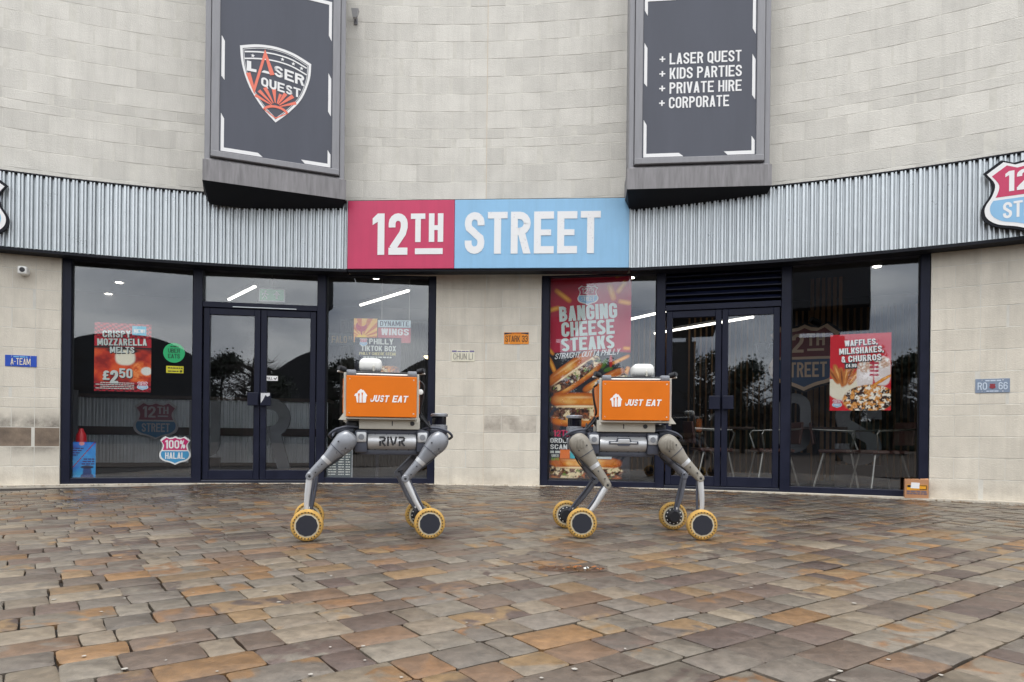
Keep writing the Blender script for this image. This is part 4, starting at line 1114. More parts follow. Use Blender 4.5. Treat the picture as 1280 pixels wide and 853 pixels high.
lettering(t, 'FALO', -.12, .08, -.05, .045, mat('dull_gold', lin(168, 140, 84), .5), -.003)
lettering(t, 'ST', .10, .15, .0, .045, MATS['dull_gold'], -.003)
# large pale letters standing on the shop floor
PALE = mat('pale_letter', (.13, .135, .15), .5)
for s, arc, R_, z0, z1, w_, lab in (('S', 5.05, 13.1, .28, 1.12, .52, 'large pale letter S standing behind the right window'), ('O', 4.38, 13.3, .42, 1.2, .4, 'large pale letter O standing behind the right doors'),
                                 ('N', -4.55, 13.4, .35, 1.15, .5, 'large pale letter N standing by the counter behind the far left window'), ('U', -2.95, 13.5, .25, 1.05, .4, 'large pale letter U standing behind the left door glass'), ('R', -2.12, 13.3, .1, 1.1, .5, 'large pale letter R standing behind the left doors')):
    t = thing('display_letter', lab, 'letter', W(arc, R_, 0), 'large display letters inside the shop')
    lettering(t, s, -w_ / 2, w_ / 2, z0, z1, PALE, 0, w=.5, t=.16, name='letter', thick=.06)
    MB().box(-w_ / 2, w_ / 2, .0, .1, 0, z0).build('stand', BLACKM, t)
# chairs and tables
def chair(lab, arc, R_, rot):
    t = thing('dining_chair', lab, 'chair', W(arc, R_, 0) @ Matrix.Rotation(rot, 4, 'Z'), 'chrome framed chairs in the shop')
    MB().rbox(-.22, .22, -.2, .22, .43, .475, .015, 2).build('seat', LEATHER, t)
    MB().rbox(-.20, .20, .2, .235, .56, .84, .015, 2, Matrix.Rotation(-.12, 4, 'X')).build('backrest', LEATHER, t)
    for s_ in (-1, 1):
        MB().tube([(s_ * .17, -.15, .43), (s_ * .23, -.23, 0)], .013, 8).build('leg', CHROME, t)
        MB().tube([(s_ * .17, .16, .43), (s_ * .23, .27, 0)], .013, 8).build('leg', CHROME, t)
        MB().tube([(s_ * .21, -.14, .45), (s_ * .27, -.19, .66), (s_ * .27, -.16, .70), (s_ * .26, .12, .71), (s_ * .21, .29, .72)], .011, 8).build('armrest', CHROME, t)
    return t
chair('brown leather chair seen through the left leaf of the right doors', 3.45, 12.75, 1.9)
chair('brown leather chair seen through the right leaf of the right doors', 4.12, 12.8, -1.3)
chair('brown leather chair behind the waffles poster window', 5.25, 12.75, -1.1)
chair('brown leather chair at the table left of the waffles poster', 4.85, 13.1, 1.5)
def table(lab, arc, R_):
    t = thing('dining_table', lab, 'table', W(arc, R_, 0), 'small tables in the shop')
    MB().rbox(-.35, .35, -.3, .3, .72, .755, .006, 1).build('table_top', TIMBER_DARK, t)
    MB().tube([(0, 0, .02), (0, 0, .72)], .035, 10).build('pedestal', BLACKM, t)
    MB().lathe([(.24, 0), (.24, .012), (.04, .03)], 20).build('base', BLACKM, t)
table('small dark table behind the right window', 4.62, 13.35)
table('small dark table behind the right doors', 3.62, 13.4)
# wall lamps on the slats
for (a, z, w_) in ((4.62, 2.30, 'topmost'), (4.66, 2.05, 'second from the top'), (4.72, 1.8, 'third from the top')):
    t = thing('spotlight', 'black spotlight on the slat post behind the right doors, %s' % w_, 'spotlight', W(a, 14.4, z), 'black spotlights on the slat post')
    MB().tube([(-.05, -.05, .03), (.06, .02, -.03)], [.045, .055], 12).build('head', BLACKM, t)
    MB().tube([(.02, 0, 0), (.02, .12, .02)], .012, 6).build('arm', BLACKM, t)
t = standing('slat_post', 'lit timber slat panel standing just behind the right doors', 'wall lining', 4.75, 14.5)
for i in range(6): MB().box(-.022 + (i - 2.5) * .075, .022 + (i - 2.5) * .075, 0, .05, 0, 2.95).build('slat', TIMBER, t)

# ------------------------------------------------------------------ posters and stickers behind the glass
def on_glass(M, arc, z, R=12.0, y=.047):
    """frame lying against the inner face of the pane of a facet, centred on a point of the curve"""
    p = M.inverted() @ P(arc, R, z)
    return M @ Matrix.Translation((p.x, y, z))
# cheese steak poster
pw, ph = 1.04, 2.485
t = thing('food_poster', 'tall red and black BANGING CHEESE STEAKS poster filling the window', 'poster', on_glass(M4, 1.975, 1.31))
K = pw / 105.0
def PX(u, v): return ((u - 682) * K, (600 - v) * ph / 253.0)
cv = Canvas(pw, ph, .0085)
cv.put(np.ones_like(cv.X), (20, 22, 30))
cv.grade(np.ones_like(cv.X), 4, 5, [(16, 17, 24), (36, 40, 52), (60, 66, 80)], .3, .8)
edge_ = (600 - (446 - 6 * np.cos((cv.X / K - 52) / 60.0))) * ph / 253.0
cv.put(np.clip((cv.Z - edge_) / .02, 0, 1), (182, 8, 48))
cv.grade(np.clip((cv.Z - edge_) / .02, 0, 1) * .45, 9, 3, [(160, 4, 38), (200, 44, 80)])
for (u, v, l, w_, a) in [(703, 369, 28, 7, -38), (690, 386, 22, 7, 14), (763, 366, 24, 8, -72), (775, 360, 20, 7, 55), (779, 379, 18, 7, -12), (687, 437, 18, 5, -50), (690, 456, 24, 6, -66), (775, 450, 26, 5, 25), (782, 436, 10, 5, -5), (772, 345, 12, 6, 20), (783, 463, 10, 6, 70), (777, 467, 16, 5, -8)]:
    x, z = PX(u, v); fry(cv, x, z, l * K, w_ * K, a, 3)
for (u, v, l, a) in [(755, 455, 16, 60), (748, 450, 12, 120), (760, 462, 14, 20), (684, 497, 9, 100), (688, 500, 8, 60)]:
    x, z = PX(u, v); cv.put(cv.ell(x, z, l * K / 2, l * K / 5, a, .3), (70, 112, 34))
cv.put(cv.ell(*PX(763, 452), 2.2 * K, 9 * K, 0, .3), (188, 24, 30))
x, z = PX(757, 481); sandwich(cv, x, z, 60 * K, 24 * K, 28, 21)
x, z = PX(717, 467); sandwich(cv, x, z, 76 * K, 32 * K, 35, 11)
x, z = PX(724, 512); sandwich(cv, x, z, 74 * K, 42 * K, 0, 31)
x, z = PX(733, 588); sandwich(cv, x, z, 94 * K, 34 * K, 0, 41)
cv.put(np.clip((PX(0, 597.5)[1] - cv.Z) / .01, 0, 1), (14, 14, 20))
cv.sheet('poster_sheet', t, 0, 0)
q = lambda u, v: ((u - 682) * K - pw / 2, (600 - v) * ph / 253.0 - ph / 2)
def pl(s, u0, v0, u1, v1, m, **k):
    (x0, z1), (x1, z0) = q(u0, v0), q(u1, v1); return lettering(t, s, x0, x1, z0, z1, m, -.003, **k)
SP = mat('poster_type', lin(214, 226, 222), .5)
pl('BANGING', 698.5, 381, 770, 400, SP, rot=.05, t=.2, gap=.06); pl('CHEESE', 701.5, 401, 767, 419.5, SP, rot=.05, t=.2, gap=.06); pl('STEAKS', 701.5, 421, 767, 437.5, SP, rot=.05, t=.2, gap=.06)
pl('STRAIGHT OUTTA PHILLY', 694, 439, 774, 446, WHITE, rot=.07, t=.12, shear=.35, gap=.05)
x0, z0 = q(734, 369); shield(t, 26 * K, 24 * K, cx=x0, cz=z0, y=-.002, names=('shield_edge', 'upper_field', 'lower_field'))
MAG = mat('magenta_print', lin(206, 24, 84), .5)
pl('12TH', 693, 538, 714, 546, MAG, t=.17); pl('ORDER NOW', 689, 548, 734, 554, WHITE); pl('SCAN TO', 689, 556, 724, 562, WHITE)
mm = MB(); (x0, z1), (x1, z0) = q(689, 564), q(745, 567); dashes(mm, x0, x1, z0, z1, -.003, 1); mm.build('small_print', CREAMY, t, recalc=False)
(x0, z0) = q(696, 571.5)
lettering(t, 'UBER', x0 - .05, x0 + .04, z0 - .002, z0 + .03, CREAMY, -.003); lettering(t, 'EATS', x0 - .05, x0 + .04, z0 - .045, z0 - .012, mat('green_print', lin(96, 168, 60), .5), -.003)
for u, c in ((707.5, (238, 122, 50)), (720, (60, 178, 190)), (749, (206, 212, 212))):
    (x0, z0) = q(u, 568); hw = .06 if u < 730 else .16
    MB().rbox(x0 - hw, x0 + hw, -.004, -.001, z0 - .055, z0 + .055, .002, 1).build('app_tile', mat('tile_%d' % c[0], lin(*c), .5), t)

# mozzarella poster
pw, ph = .595, .80
t = thing('food_poster', 'red CRISPY MOZZARELLA MELTS poster in the far left window', 'poster', on_glass(M1, -3.575, 1.468))
cv = Canvas(pw, ph, .006)
cv.put(np.ones_like(cv.X), (24, 16, 18))
chk = ((np.floor(cv.X / .03) + np.floor(cv.Z / .024 + .3 * cv.X / .03)) % 2)
cv.put((cv.Z > ph * .66) * 1.0, (190, 16, 40)); cv.put((cv.Z > ph * .78) * chk * .8, (60, 8, 22))
cv.grade(np.clip((ph * .64 - cv.Z) / .03, 0, 1) * np.clip((cv.Z - ph * .13) / .02, 0, 1), 3, 9, [(150, 20, 10), (206, 54, 22), (232, 90, 36)])
cv.put(cv.ell(pw * .5, ph * .60, .2, .035, 0, .3), (26, 16, 16))
cv.put(cv.ell(pw * .54, ph * .5, .115, .10, 0, .2, 2.6) * np.clip((cv.noise(18, 8) + .2 - .2) / .3, 0, 1), (244, 236, 214))
cv.grade(cv.ell(pw * .80, ph * .30, .14, .13, 20, .3), 6, 26, [(196, 54, 14), (240, 110, 40), (250, 150, 80)])
cv.put(cv.ell(pw * .92, ph * .31, .065, .055, 0, .2), (236, 234, 226))
cv.put((cv.Z < ph * .14) * 1.0, (176, 14, 38)); cv.put((cv.Z < ph * .12) * chk * .8, (50, 8, 20))
cv.sheet('poster_sheet', t, 0, 0)
def pf(s, u0, v0, u1, v1, m, y=-.003, **k):      # fractions of the sheet from its top left corner
    return lettering(t, s, (u0 - .5) * pw, (u1 - .5) * pw, (.5 - v1) * ph, (.5 - v0) * ph, m, y, **k)
PT = mat('pale_type', lin(208, 214, 210), .5)
for d, m, y in ((.012, BLACKP, -.0025), (0, PT, -.005)):
    pf('CRISPY', .14 + d, .11 + d, .63 + d, .21 + d, m, y, rot=.04, t=.18); pf('MOZZARELLA', .05 + d, .225 + d, .92 + d, .325 + d, m, y, rot=.04, t=.18); pf('MELTS', .27 + d, .345 + d, .70 + d, .435 + d, m, y, rot=.04, t=.18)
    pf('£', .15 + d, .70 + d, .27 + d, .835 + d, m, y, t=.2); pf('2', .28 + d, .69 + d, .42 + d, .885 + d, m, y, t=.2); pf('50', .44 + d, .66 + d, .67 + d, .80 + d, m, y, t=.18); pf('.', .45 + d, .85 + d, .50 + d, .875 + d, m, y)
MB().box((.66 - .5) * pw, (.91 - .5) * pw, -.004, -.001, (.5 - .165) * ph, (.5 - .03) * ph).build('new_flash', mat('cyan_print', lin(96, 186, 214), .5), t)
pf('NEW!', .69, .075, .89, .13, WHITE, -.006, t=.17)
mm = MB()
for i in range(4): dashes(mm, -.28 + .05 * (i % 2), .12, -ph * .5 + .03 + i * .022, -ph * .5 + .039 + i * .022, -.003, i)
mm.build('small_print', CREAMY, t, recalc=False)
shield(t, .12, .10, cx=.21, cz=-ph * .5 + .075, y=-.003, names=('shield_edge', 'upper_field', 'lower_field'))

# waffles poster
pw, ph = .60, .845
t = thing('food_poster', 'red WAFFLES MILKSHAKES and CHURROS poster in the far right window', 'poster', on_glass(M6, 5.01, 1.338))
cv = Canvas(pw, ph, .006)
cv.put(np.ones_like(cv.X), (206, 18, 38))
cv.put(cv.ell(pw * .2, ph * .36, .17, .19, 0, .05) * (cv.Z < ph * .42), (232, 222, 200))
for i in range(6):
    cv.put(cv.ell(pw * (.06 + .07 * i), ph * (.46 + .03 * math.sin(i * 2)), .03, .12, 32 - 13 * i, .2, 3), (190, 110, 46)); cv.put(cv.ell(pw * (.06 + .07 * i), ph * (.46 + .03 * math.sin(i * 2)), .010, .10, 32 - 13 * i, .4), (236, 174, 100) if i % 2 else (126, 60, 26))
cv.put(cv.ell(pw * .22, ph * .26, .19, .075, 0, .1) * (cv.Z < ph * .30), (236, 226, 206))
for i, (a, b) in enumerate(((.58, .45), (.86, .50))):
    cv.put(cv.ell(pw * a, ph * b, .085, .16, 0, .1, 3), (228, 216, 214)); cv.grade(cv.ell(pw * a, ph * (b + .12), .085, .07, 0, .2), 50 + i, 26, [(240, 236, 232), (200, 150, 120), (250, 246, 240)])
for i in range(4): cv.put(cv.ell(pw * .73, ph * (.46 + .05 * i), .05, .014, 0, .2, 5), (180, 40, 70))
for i in range(3): fry(cv, pw * (.80 + .06 * i), ph * (.36 + .03 * i), .13, .03, 28, 5)
wm = cv.ell(pw * .64, ph * .15, .26, .16, 4, .06)
cv.put(wm, (202, 124, 50))
cv.put(wm * ((np.abs(((cv.X + cv.Z) / .05) % 1 - .5) < .17) | (np.abs(((cv.X - cv.Z) / .05) % 1 - .5) < .17)), (232, 168, 92))
cv.grade(wm * (cv.noise(30, 77) > .52), 60, 40, [(40, 20, 18), (70, 36, 28), (30, 16, 14)]); cv.put(wm * (cv.noise(38, 90) > .62), (246, 236, 222))
cv.sheet('poster_sheet', t, 0, 0)
for d, m, y in ((.012, BLACKP, -.0025), (0, WHITE, -.005)):
    pf('WAFFLES,', .24 + d, .075 + d, .78 + d, .15 + d, m, y, rot=.04, t=.18); pf('MILKSHAKES,', .15 + d, .175 + d, .88 + d, .255 + d, m, y, rot=.04, t=.18); pf('& CHURROS', .19 + d, .28 + d, .84 + d, .36 + d, m, y, rot=.04, t=.18)
MB().box(-.255 * pw, -.045 * pw, -.004, -.001, (.5 - .45) * ph, (.5 - .375) * ph).build('price_flash', BLACKP, t)
pf('£4.99', .265, .39, .44, .435, WHITE, -.006, t=.17)
shield(t, .10, .095, cx=-pw * .5 + .075, cz=-ph * .5 + .08, y=-.003, names=('shield_edge', 'upper_field', 'lower_field'))

# blue poster low in the corner
pw, ph = .285, .41
t = thing('blue_poster', 'small blue poster with a red diagonal line, low in the far left window', 'poster', on_glass(M1, -3.99, .268))
cv = Canvas(pw, ph, .007)
cv.grade(np.ones_like(cv.X), 5, 6, [(20, 70, 190), (26, 120, 214), (40, 160, 226)])
cv.put(np.clip((cv.X / pw - cv.Z / ph + .05) / .5, 0, 1) * .6, (40, 170, 224))
cv.put((np.abs(cv.Z / ph - (.12 + .9 * cv.X / pw)) < .018) * 1.0, (150, 20, 70))
cv.put(cv.ell(pw * .7, ph * .14, .05, .09, 0, .2), (22, 60, 120)); cv.put(cv.ell(pw * .7, ph * .29, .075, .02, 0, .2), (20, 30, 70)); cv.put(cv.ell(pw * .7, ph * .02, .075, .05, 0, .2), (22, 50, 110))
cv.put(cv.ell(pw * .5, ph * .96, .03, .025, 0, .2), (230, 150, 150)); cv.put(cv.ell(pw * .1, ph * .45, .025, .025, 0, .2), (220, 226, 240))
cv.sheet('poster_sheet', t, 0, 0)
mm = MB()
for i in range(4): dashes(mm, -.125, .02 - .02 * i, .125 - i * .026, .138 - i * .026, -.003, i)
for i in range(3): dashes(mm, .02 - .01 * i, .13, .0 - i * .028, .014 - i * .028, -.003, i + 9)
mm.build('small_print', mat('indigo_print', lin(30, 30, 110), .5), t, recalc=False)

# round green sticker and yellow label under it
t = thing('round_sticker', 'round green delivery sticker reading UBER EATS on the far left window', 'sticker', on_glass(M1, -3.03, 1.548))
MB().lathe([(0, 0), (.118, 0), (.118, .002)], 40, Matrix.Rotation(PI / 2, 4, 'X')).build('disc', mat('sticker_green', lin(30, 176, 108), .45), t)
DG = mat('dark_green_print', lin(10, 60, 40), .5)
lettering(t, 'UBER', -.065, .065, .0, .05, DG, -.005, w=.6, t=.13); lettering(t, 'EATS', -.065, .065, -.065, -.015, DG, -.005, w=.6, t=.13)
mm = MB(); dashes(mm, -.04, .05, .068, .080, -.004, 3); mm.build('small_print', DG, t, recalc=False)
t = thing('yellow_label', 'small yellow hygiene rating label under the round green sticker', 'sticker', on_glass(M1, -3.02, 1.348))
MB().rbox(-.095, .095, 0, .002, -.042, .042, .0008, 1).build('label_sheet', mat('label_yellow', lin(214, 204, 40), .5), t)
mm = MB(); dashes(mm, -.075, .085, .012, .024, -.002, 4); dashes(mm, -.075, .04, -.026, -.014, -.002, 5); mm.build('small_print', BLACKP, t, recalc=False)
MB().lathe([(0, -.0025), (.016, -.0025), (.016, 0)], 16, Matrix.Translation((.068, 0, -.02)) @ Matrix.Rotation(PI / 2, 4, 'X')).build('rating_spot', BLACKP, t)
t = thing('halal_sticker', 'pink and blue shield sticker reading 100% HALAL on the far left window', 'sticker', on_glass(M1, -3.008, .383))
shield(t, .345, .335, upper=mat('pink_field', lin(196, 26, 104), .5), lower=mat('azure_field', lin(48, 146, 196), .5), words=('100%', 'HALAL'), names=('sticker_sheet', 'upper_field', 'lower_field'))
# pull label on the door
t = thing('pull_label', 'small white PULL label on the left double doors', 'sticker', M2 @ Matrix.Translation(((M2.inverted() @ P(-1.912, 12.0, 0)).x, -.001, 1.27)))
MB().rbox(-.075, .075, 0, .002, -.03, .03, .0008, 1).build('label_sheet', WHITE, t)
lettering(t, 'PULL', -.06, .015, -.015, .015, BLACKP, -.002, t=.13)
v, f = stroke([(.03, .005), (.045, -.012), (.065, .012)], .01); MB().add([(a, -.002, b) for a, b in v], f).build('arrow', BLACKP, t, recalc=False)
# wings sign
t = thing('wings_sign', 'hanging DYNAMITE WINGS sign with a yellow sunburst and red bird', 'sign', on_glass(M3, -.430, 1.905, y=.11) @ Matrix.Diagonal((1.42, 1, 1, 1)))
cv = Canvas(.205, .30, .006); cv.put(np.ones_like(cv.X), (244, 190, 92))
ang_ = np.arctan2(cv.Z - .06, cv.X - .07); cv.put((np.sin(ang_ * 16) > .1) * 1.0, (214, 110, 50)); cv.put(cv.ell(.07, .06, .05, .05, 0, .3), (250, 206, 60))
cv.sheet('sunburst_panel', t, -.262, 0)
MB().prism([(-.35, .06), (-.335, .10), (-.325, .07), (-.30, .05), (-.275, .055), (-.255, .08), (-.25, .04), (-.265, .0), (-.29, -.02), (-.29, -.06), (-.30, -.06), (-.305, -.02), (-.33, 0), (-.345, .03)], -.003, -.001).build('bird', mat('bird_red', lin(186, 40, 70), .5), t)
MB().box(-.152, .135, 0, .006, .045, .135).build('upper_board', mat('pale_blue_board', lin(206, 224, 230), .5), t)
lettering(t, 'DYNAMITE', -.135, .12, .06, .122, mat('slate_type', lin(70, 84, 104), .5), -.002, t=.15)
MB().box(-.152, .135, 0, .006, -.15, .038).build('lower_board', mat('dusty_red_board', lin(190, 84, 96), .5), t)
lettering(t, 'WINGS', -.125, .12, -.055, .028, WHITE, -.002, t=.18)
for s_ in (-1, 1): MB().tube([(s_ * .12, .003, .135), (s_ * .12, .003, 1.07)], .002, 5).build('hanger', CHROME, t)
# philly box board
t = thing('menu_board', 'black PHILLY TIKTOK BOX board standing in the narrow left window', 'sign', on_glass(M3, -.637, 1.56, y=.06))
cv = Canvas(.575, .50, .008); cv.put(np.ones_like(cv.X), (30, 30, 42)); cv.grade(np.ones_like(cv.X) * .4, 2, 12, [(20, 20, 30), (56, 56, 72)])
cv.grade(cv.ell(.40, .06, .16, .09, 0, .1, 4), 8, 30, [(226, 166, 70), (206, 120, 40), (120, 60, 40), (240, 220, 180)]); cv.put(cv.ell(.48, .10, .09, .05, 0, .3) * (cv.noise(40, 6) > .5), (90, 50, 50))
cv.sheet('board', t, 0, 0)
lettering(t, 'PHILLY', -.11, .19, .165, .235, CREAMY, -.003, w=.62, t=.2); lettering(t, 'TIKTOK BOX', -.21, .225, .08, .148, CREAMY, -.003, w=.6, t=.19)
lettering(t, 'PHILLY CHEESE STEAK', -.23, .225, .03, .065, mat('pale_yellow_type', lin(220, 208, 140), .5), -.003, w=.55, t=.15)
mm = MB(); dashes(mm, -.18, .17, -.005, .012, -.003, 7); mm.build('small_print', CREAMY, t, recalc=False)
shield(t, .10, .10, cx=-.18, cz=.19, y=-.003, names=('shield_edge', 'upper_field', 'lower_field'))
MB().box(-.02, .02, .01, .03, -1.5, -.25).build('stand', BLACKM, t)
# price list
t = thing('price_list', 'dark price list in a pale frame, low behind the left robot', 'poster', on_glass(M3, -1.10, .243))
MB().box(-.155, .155, .002, .005, -.185, .185).build('list_sheet', mat('list_grey', lin(70, 82, 88), .5), t)
fr_ = MB()
for a in ((-.165, -.155, -.195, .195), (.155, .165, -.195, .195), (-.155, .155, .185, .195), (-.155, .155, -.195, -.185)): fr_.box(a[0], a[1], 0, .006, a[2], a[3])
fr_.build('frame', mat('pale_frame', lin(170, 172, 176), .5), t)
MB().box(-.14, -.03, 0, .0015, .13, .175).build('heading_red', MAG, t)
mm = MB()
for i in range(9):
    z = .095 - i * .031; dashes(mm, -.135, -.035, z, z + .013, 0, i); dashes(mm, -.01, .06, z, z + .013, 0, i + 20); dashes(mm, .08, .135, z, z + .013, 0, i + 40)
mm.build('price_lines', CREAMY, t, recalc=False)
# small things by the counter seen over the blue poster
t = thing('red_bottle', 'red sauce bottle behind the blue poster in the far left window', 'bottle', on_glass(M1, -4.04, .43, y=.2) @ Matrix.Translation((0, 0, .0)))
MB().lathe([(.055, -.1), (.06, .0), (.055, .12), (.03, .17), (.02, .2), (0, .2)], 14).build('bottle', mat('bottle_red', lin(190, 20, 30), .35), t, smooth=SM)
MB().box(-.1, .1, -.1, .1, -.46, -.101).build('shelf_box', BLACKM, t)

# ------------------------------------------------------------------ plates, camera and carton on the outside wall
def plate(lab, arc, z, w, h, rgb, name='number_plate'):
    t = thing(name, lab, 'number plate', W(arc, FACE - .006, z), 'novelty number plates on the stone piers')
    MB().rbox(-w / 2, w / 2, 0, .004, -h / 2, h / 2, .0015, 1).build('plate', mat('plate_%d_%d' % (rgb[0], rgb[2]), lin(*rgb), .4, var=.06, vscale=20), t)
    sc4 = MB()
    for sx in (-1, 1):
        for sz in (-1, 1): sc4.lathe([(0, -.003), (.006, -.002), (.006, 0)], 8, Matrix.Translation((sx * w * .30, 0, sz * h * .40)) @ Matrix.Rotation(PI / 2, 4, 'X'))
    sc4.build('screws', WHITE, t)
    return t
t = plate('blue number plate reading A-TEAM on the left pier', -4.562, 1.37, .295, .125, (28, 74, 176))
lettering(t, 'A-TEAM', -.095, .09, -.042, .03, mat('plate_cream', lin(232, 220, 190), .5), -.003, w=.52, t=.12, gap=.1)
mm = MB(); dashes(mm, -.07, .065, .040, .052, -.002, 2); mm.build('state_line', mat('plate_pale_blue', lin(120, 180, 220), .5), t, recalc=False)
t = plate('cream number plate reading CHUN LI on the centre pier', .438, 1.582, .285, .138, (222, 218, 198))
lettering(t, 'CHUN LI', -.12, .12, -.045, .03, mat('plate_grey', lin(126, 122, 118), .5), -.003, w=.5, t=.09, gap=.12)
MB().box(-.138, -.08, -.0015, -.0005, .045, .066).build('corner_band', mat('plate_lilac', lin(120, 112, 150), .5), t)
MB().box(.08, .138, -.0015, -.0005, .045, .066).build('corner_band', MATS['plate_lilac'], t)
mm = MB(); dashes(mm, -.07, .07, .048, .06, -.002, 6); mm.build('state_line', MATS['plate_lilac'], t, recalc=False)
t = plate('orange number plate reading STARK 33 on the centre pier', 1.10, 1.80, .305, .145, (226, 138, 34))
lettering(t, 'STARK 33', -.135, .138, -.045, .032, BLACKP, -.003, w=.5, t=.1, gap=.1)
MB().prism([(-.148, .045), (-.148, .068), (.148, .068), (.148, .045), (.08, .056), (-.08, .056)], -.002, -.0005).build('top_band', mat('plate_navy', lin(28, 34, 58), .5), t)
mm = MB(); dashes(mm, -.06, .06, .055, .065, -.003, 8); mm.build('state_line', ORANGE, t, recalc=False)
t = plate('grey blue number plate with a small red shield on the right pier', 6.206, 1.152, .288, .142, (128, 142, 162))
PB = mat('plate_ice', lin(196, 208, 222), .5)
lettering(t, 'RO', -.125, -.045, -.04, .035, PB, -.003, w=.55, t=.14); lettering(t, '66', .05, .125, -.04, .035, PB, -.003, w=.55, t=.14)
MB().flat(scaled(SHIELD, .052, .052, 0, -.005), -.003).build('small_shield', mat('plate_maroon', lin(140, 50, 60), .5), t, recalc=False)
mm = MB(); dashes(mm, -.06, .07, .045, .058, -.002, 12); dashes(mm, -.05, .05, -.06, -.05, -.002, 13); mm.build('state_line', PB, t, recalc=False)
# security camera
t = thing('security_camera', 'small white security camera high on the left pier', 'camera', W(-4.53, FACE - .004, 2.358))
MB().lathe([(.045, 0), (.045, .02), (.03, .03)], 20, Matrix.Rotation(PI / 2, 4, 'X')).build('base', WHITE, t)
MB().rbox(-.045, .045, -.13, -.03, -.045, .045, .018, 3).build('housing', ROBOT_WHITE, t, smooth=SM)
MB().lathe([(0, .0), (.026, .0), (.026, .006), (.022, .010)], 20, Matrix.Translation((.002, -.128, .004)) @ Matrix.Rotation(PI / 2, 4, 'X')).build('lens', ROBOT_BLACK, t)
# cardboard carton at the foot of the right jamb
t = thing('cardboard_box', 'small brown printed cardboard box at the foot of the right window', 'box', W(5.545, 11.80, -.008) @ Matrix.Rotation(.05, 4, 'Z'))
t.scale = (.86, .9, .9)
MB().box(-.125, .125, 0, .10, 0, .215).build('carton', CARD, t)
MB().add([(-.125, -.001, .215), (.03, -.001, .215), (.02, .05, .222), (-.12, .05, .218)], [(0, 1, 2, 3)]).build('flap', CARD, t, recalc=False)
MB().add([(.035, 0, .212), (.125, 0, .216), (.124, .05, .23), (.04, .05, .224)], [(0, 1, 2, 3)]).build('flap', CARD, t, recalc=False)
MB().box(-.105, .11, -.002, -.0005, .095, .155).build('yellow_print', mat('carton_yellow', lin(226, 158, 30), .6), t)
mm = MB(); dashes(mm, -.10, .02, .125, .15, -.003, 1); mm.box(.03, .105, -.0035, -.0025, .10, .108); mm.box(.03, .105, -.0035, -.0025, .143, .15); mm.box(.098, .105, -.0035, -.0025, .108, .143); mm.build('black_print', BLACKP, t, recalc=False)
mm = MB(); dashes(mm, -.105, .11, .068, .085, -.003, 3); dashes(mm, -.105, .11, .045, .06, -.003, 4); mm.build('grey_print', mat('carton_grey', lin(110, 100, 112), .6), t, recalc=False)
MB().add([(-.065, -.0045, .115), (.025, -.0045, .112), (.03, -.0045, .178), (-.058, -.0045, .182)], [(0, 1, 2, 3)]).build('white_label', WHITE, t, recalc=False)

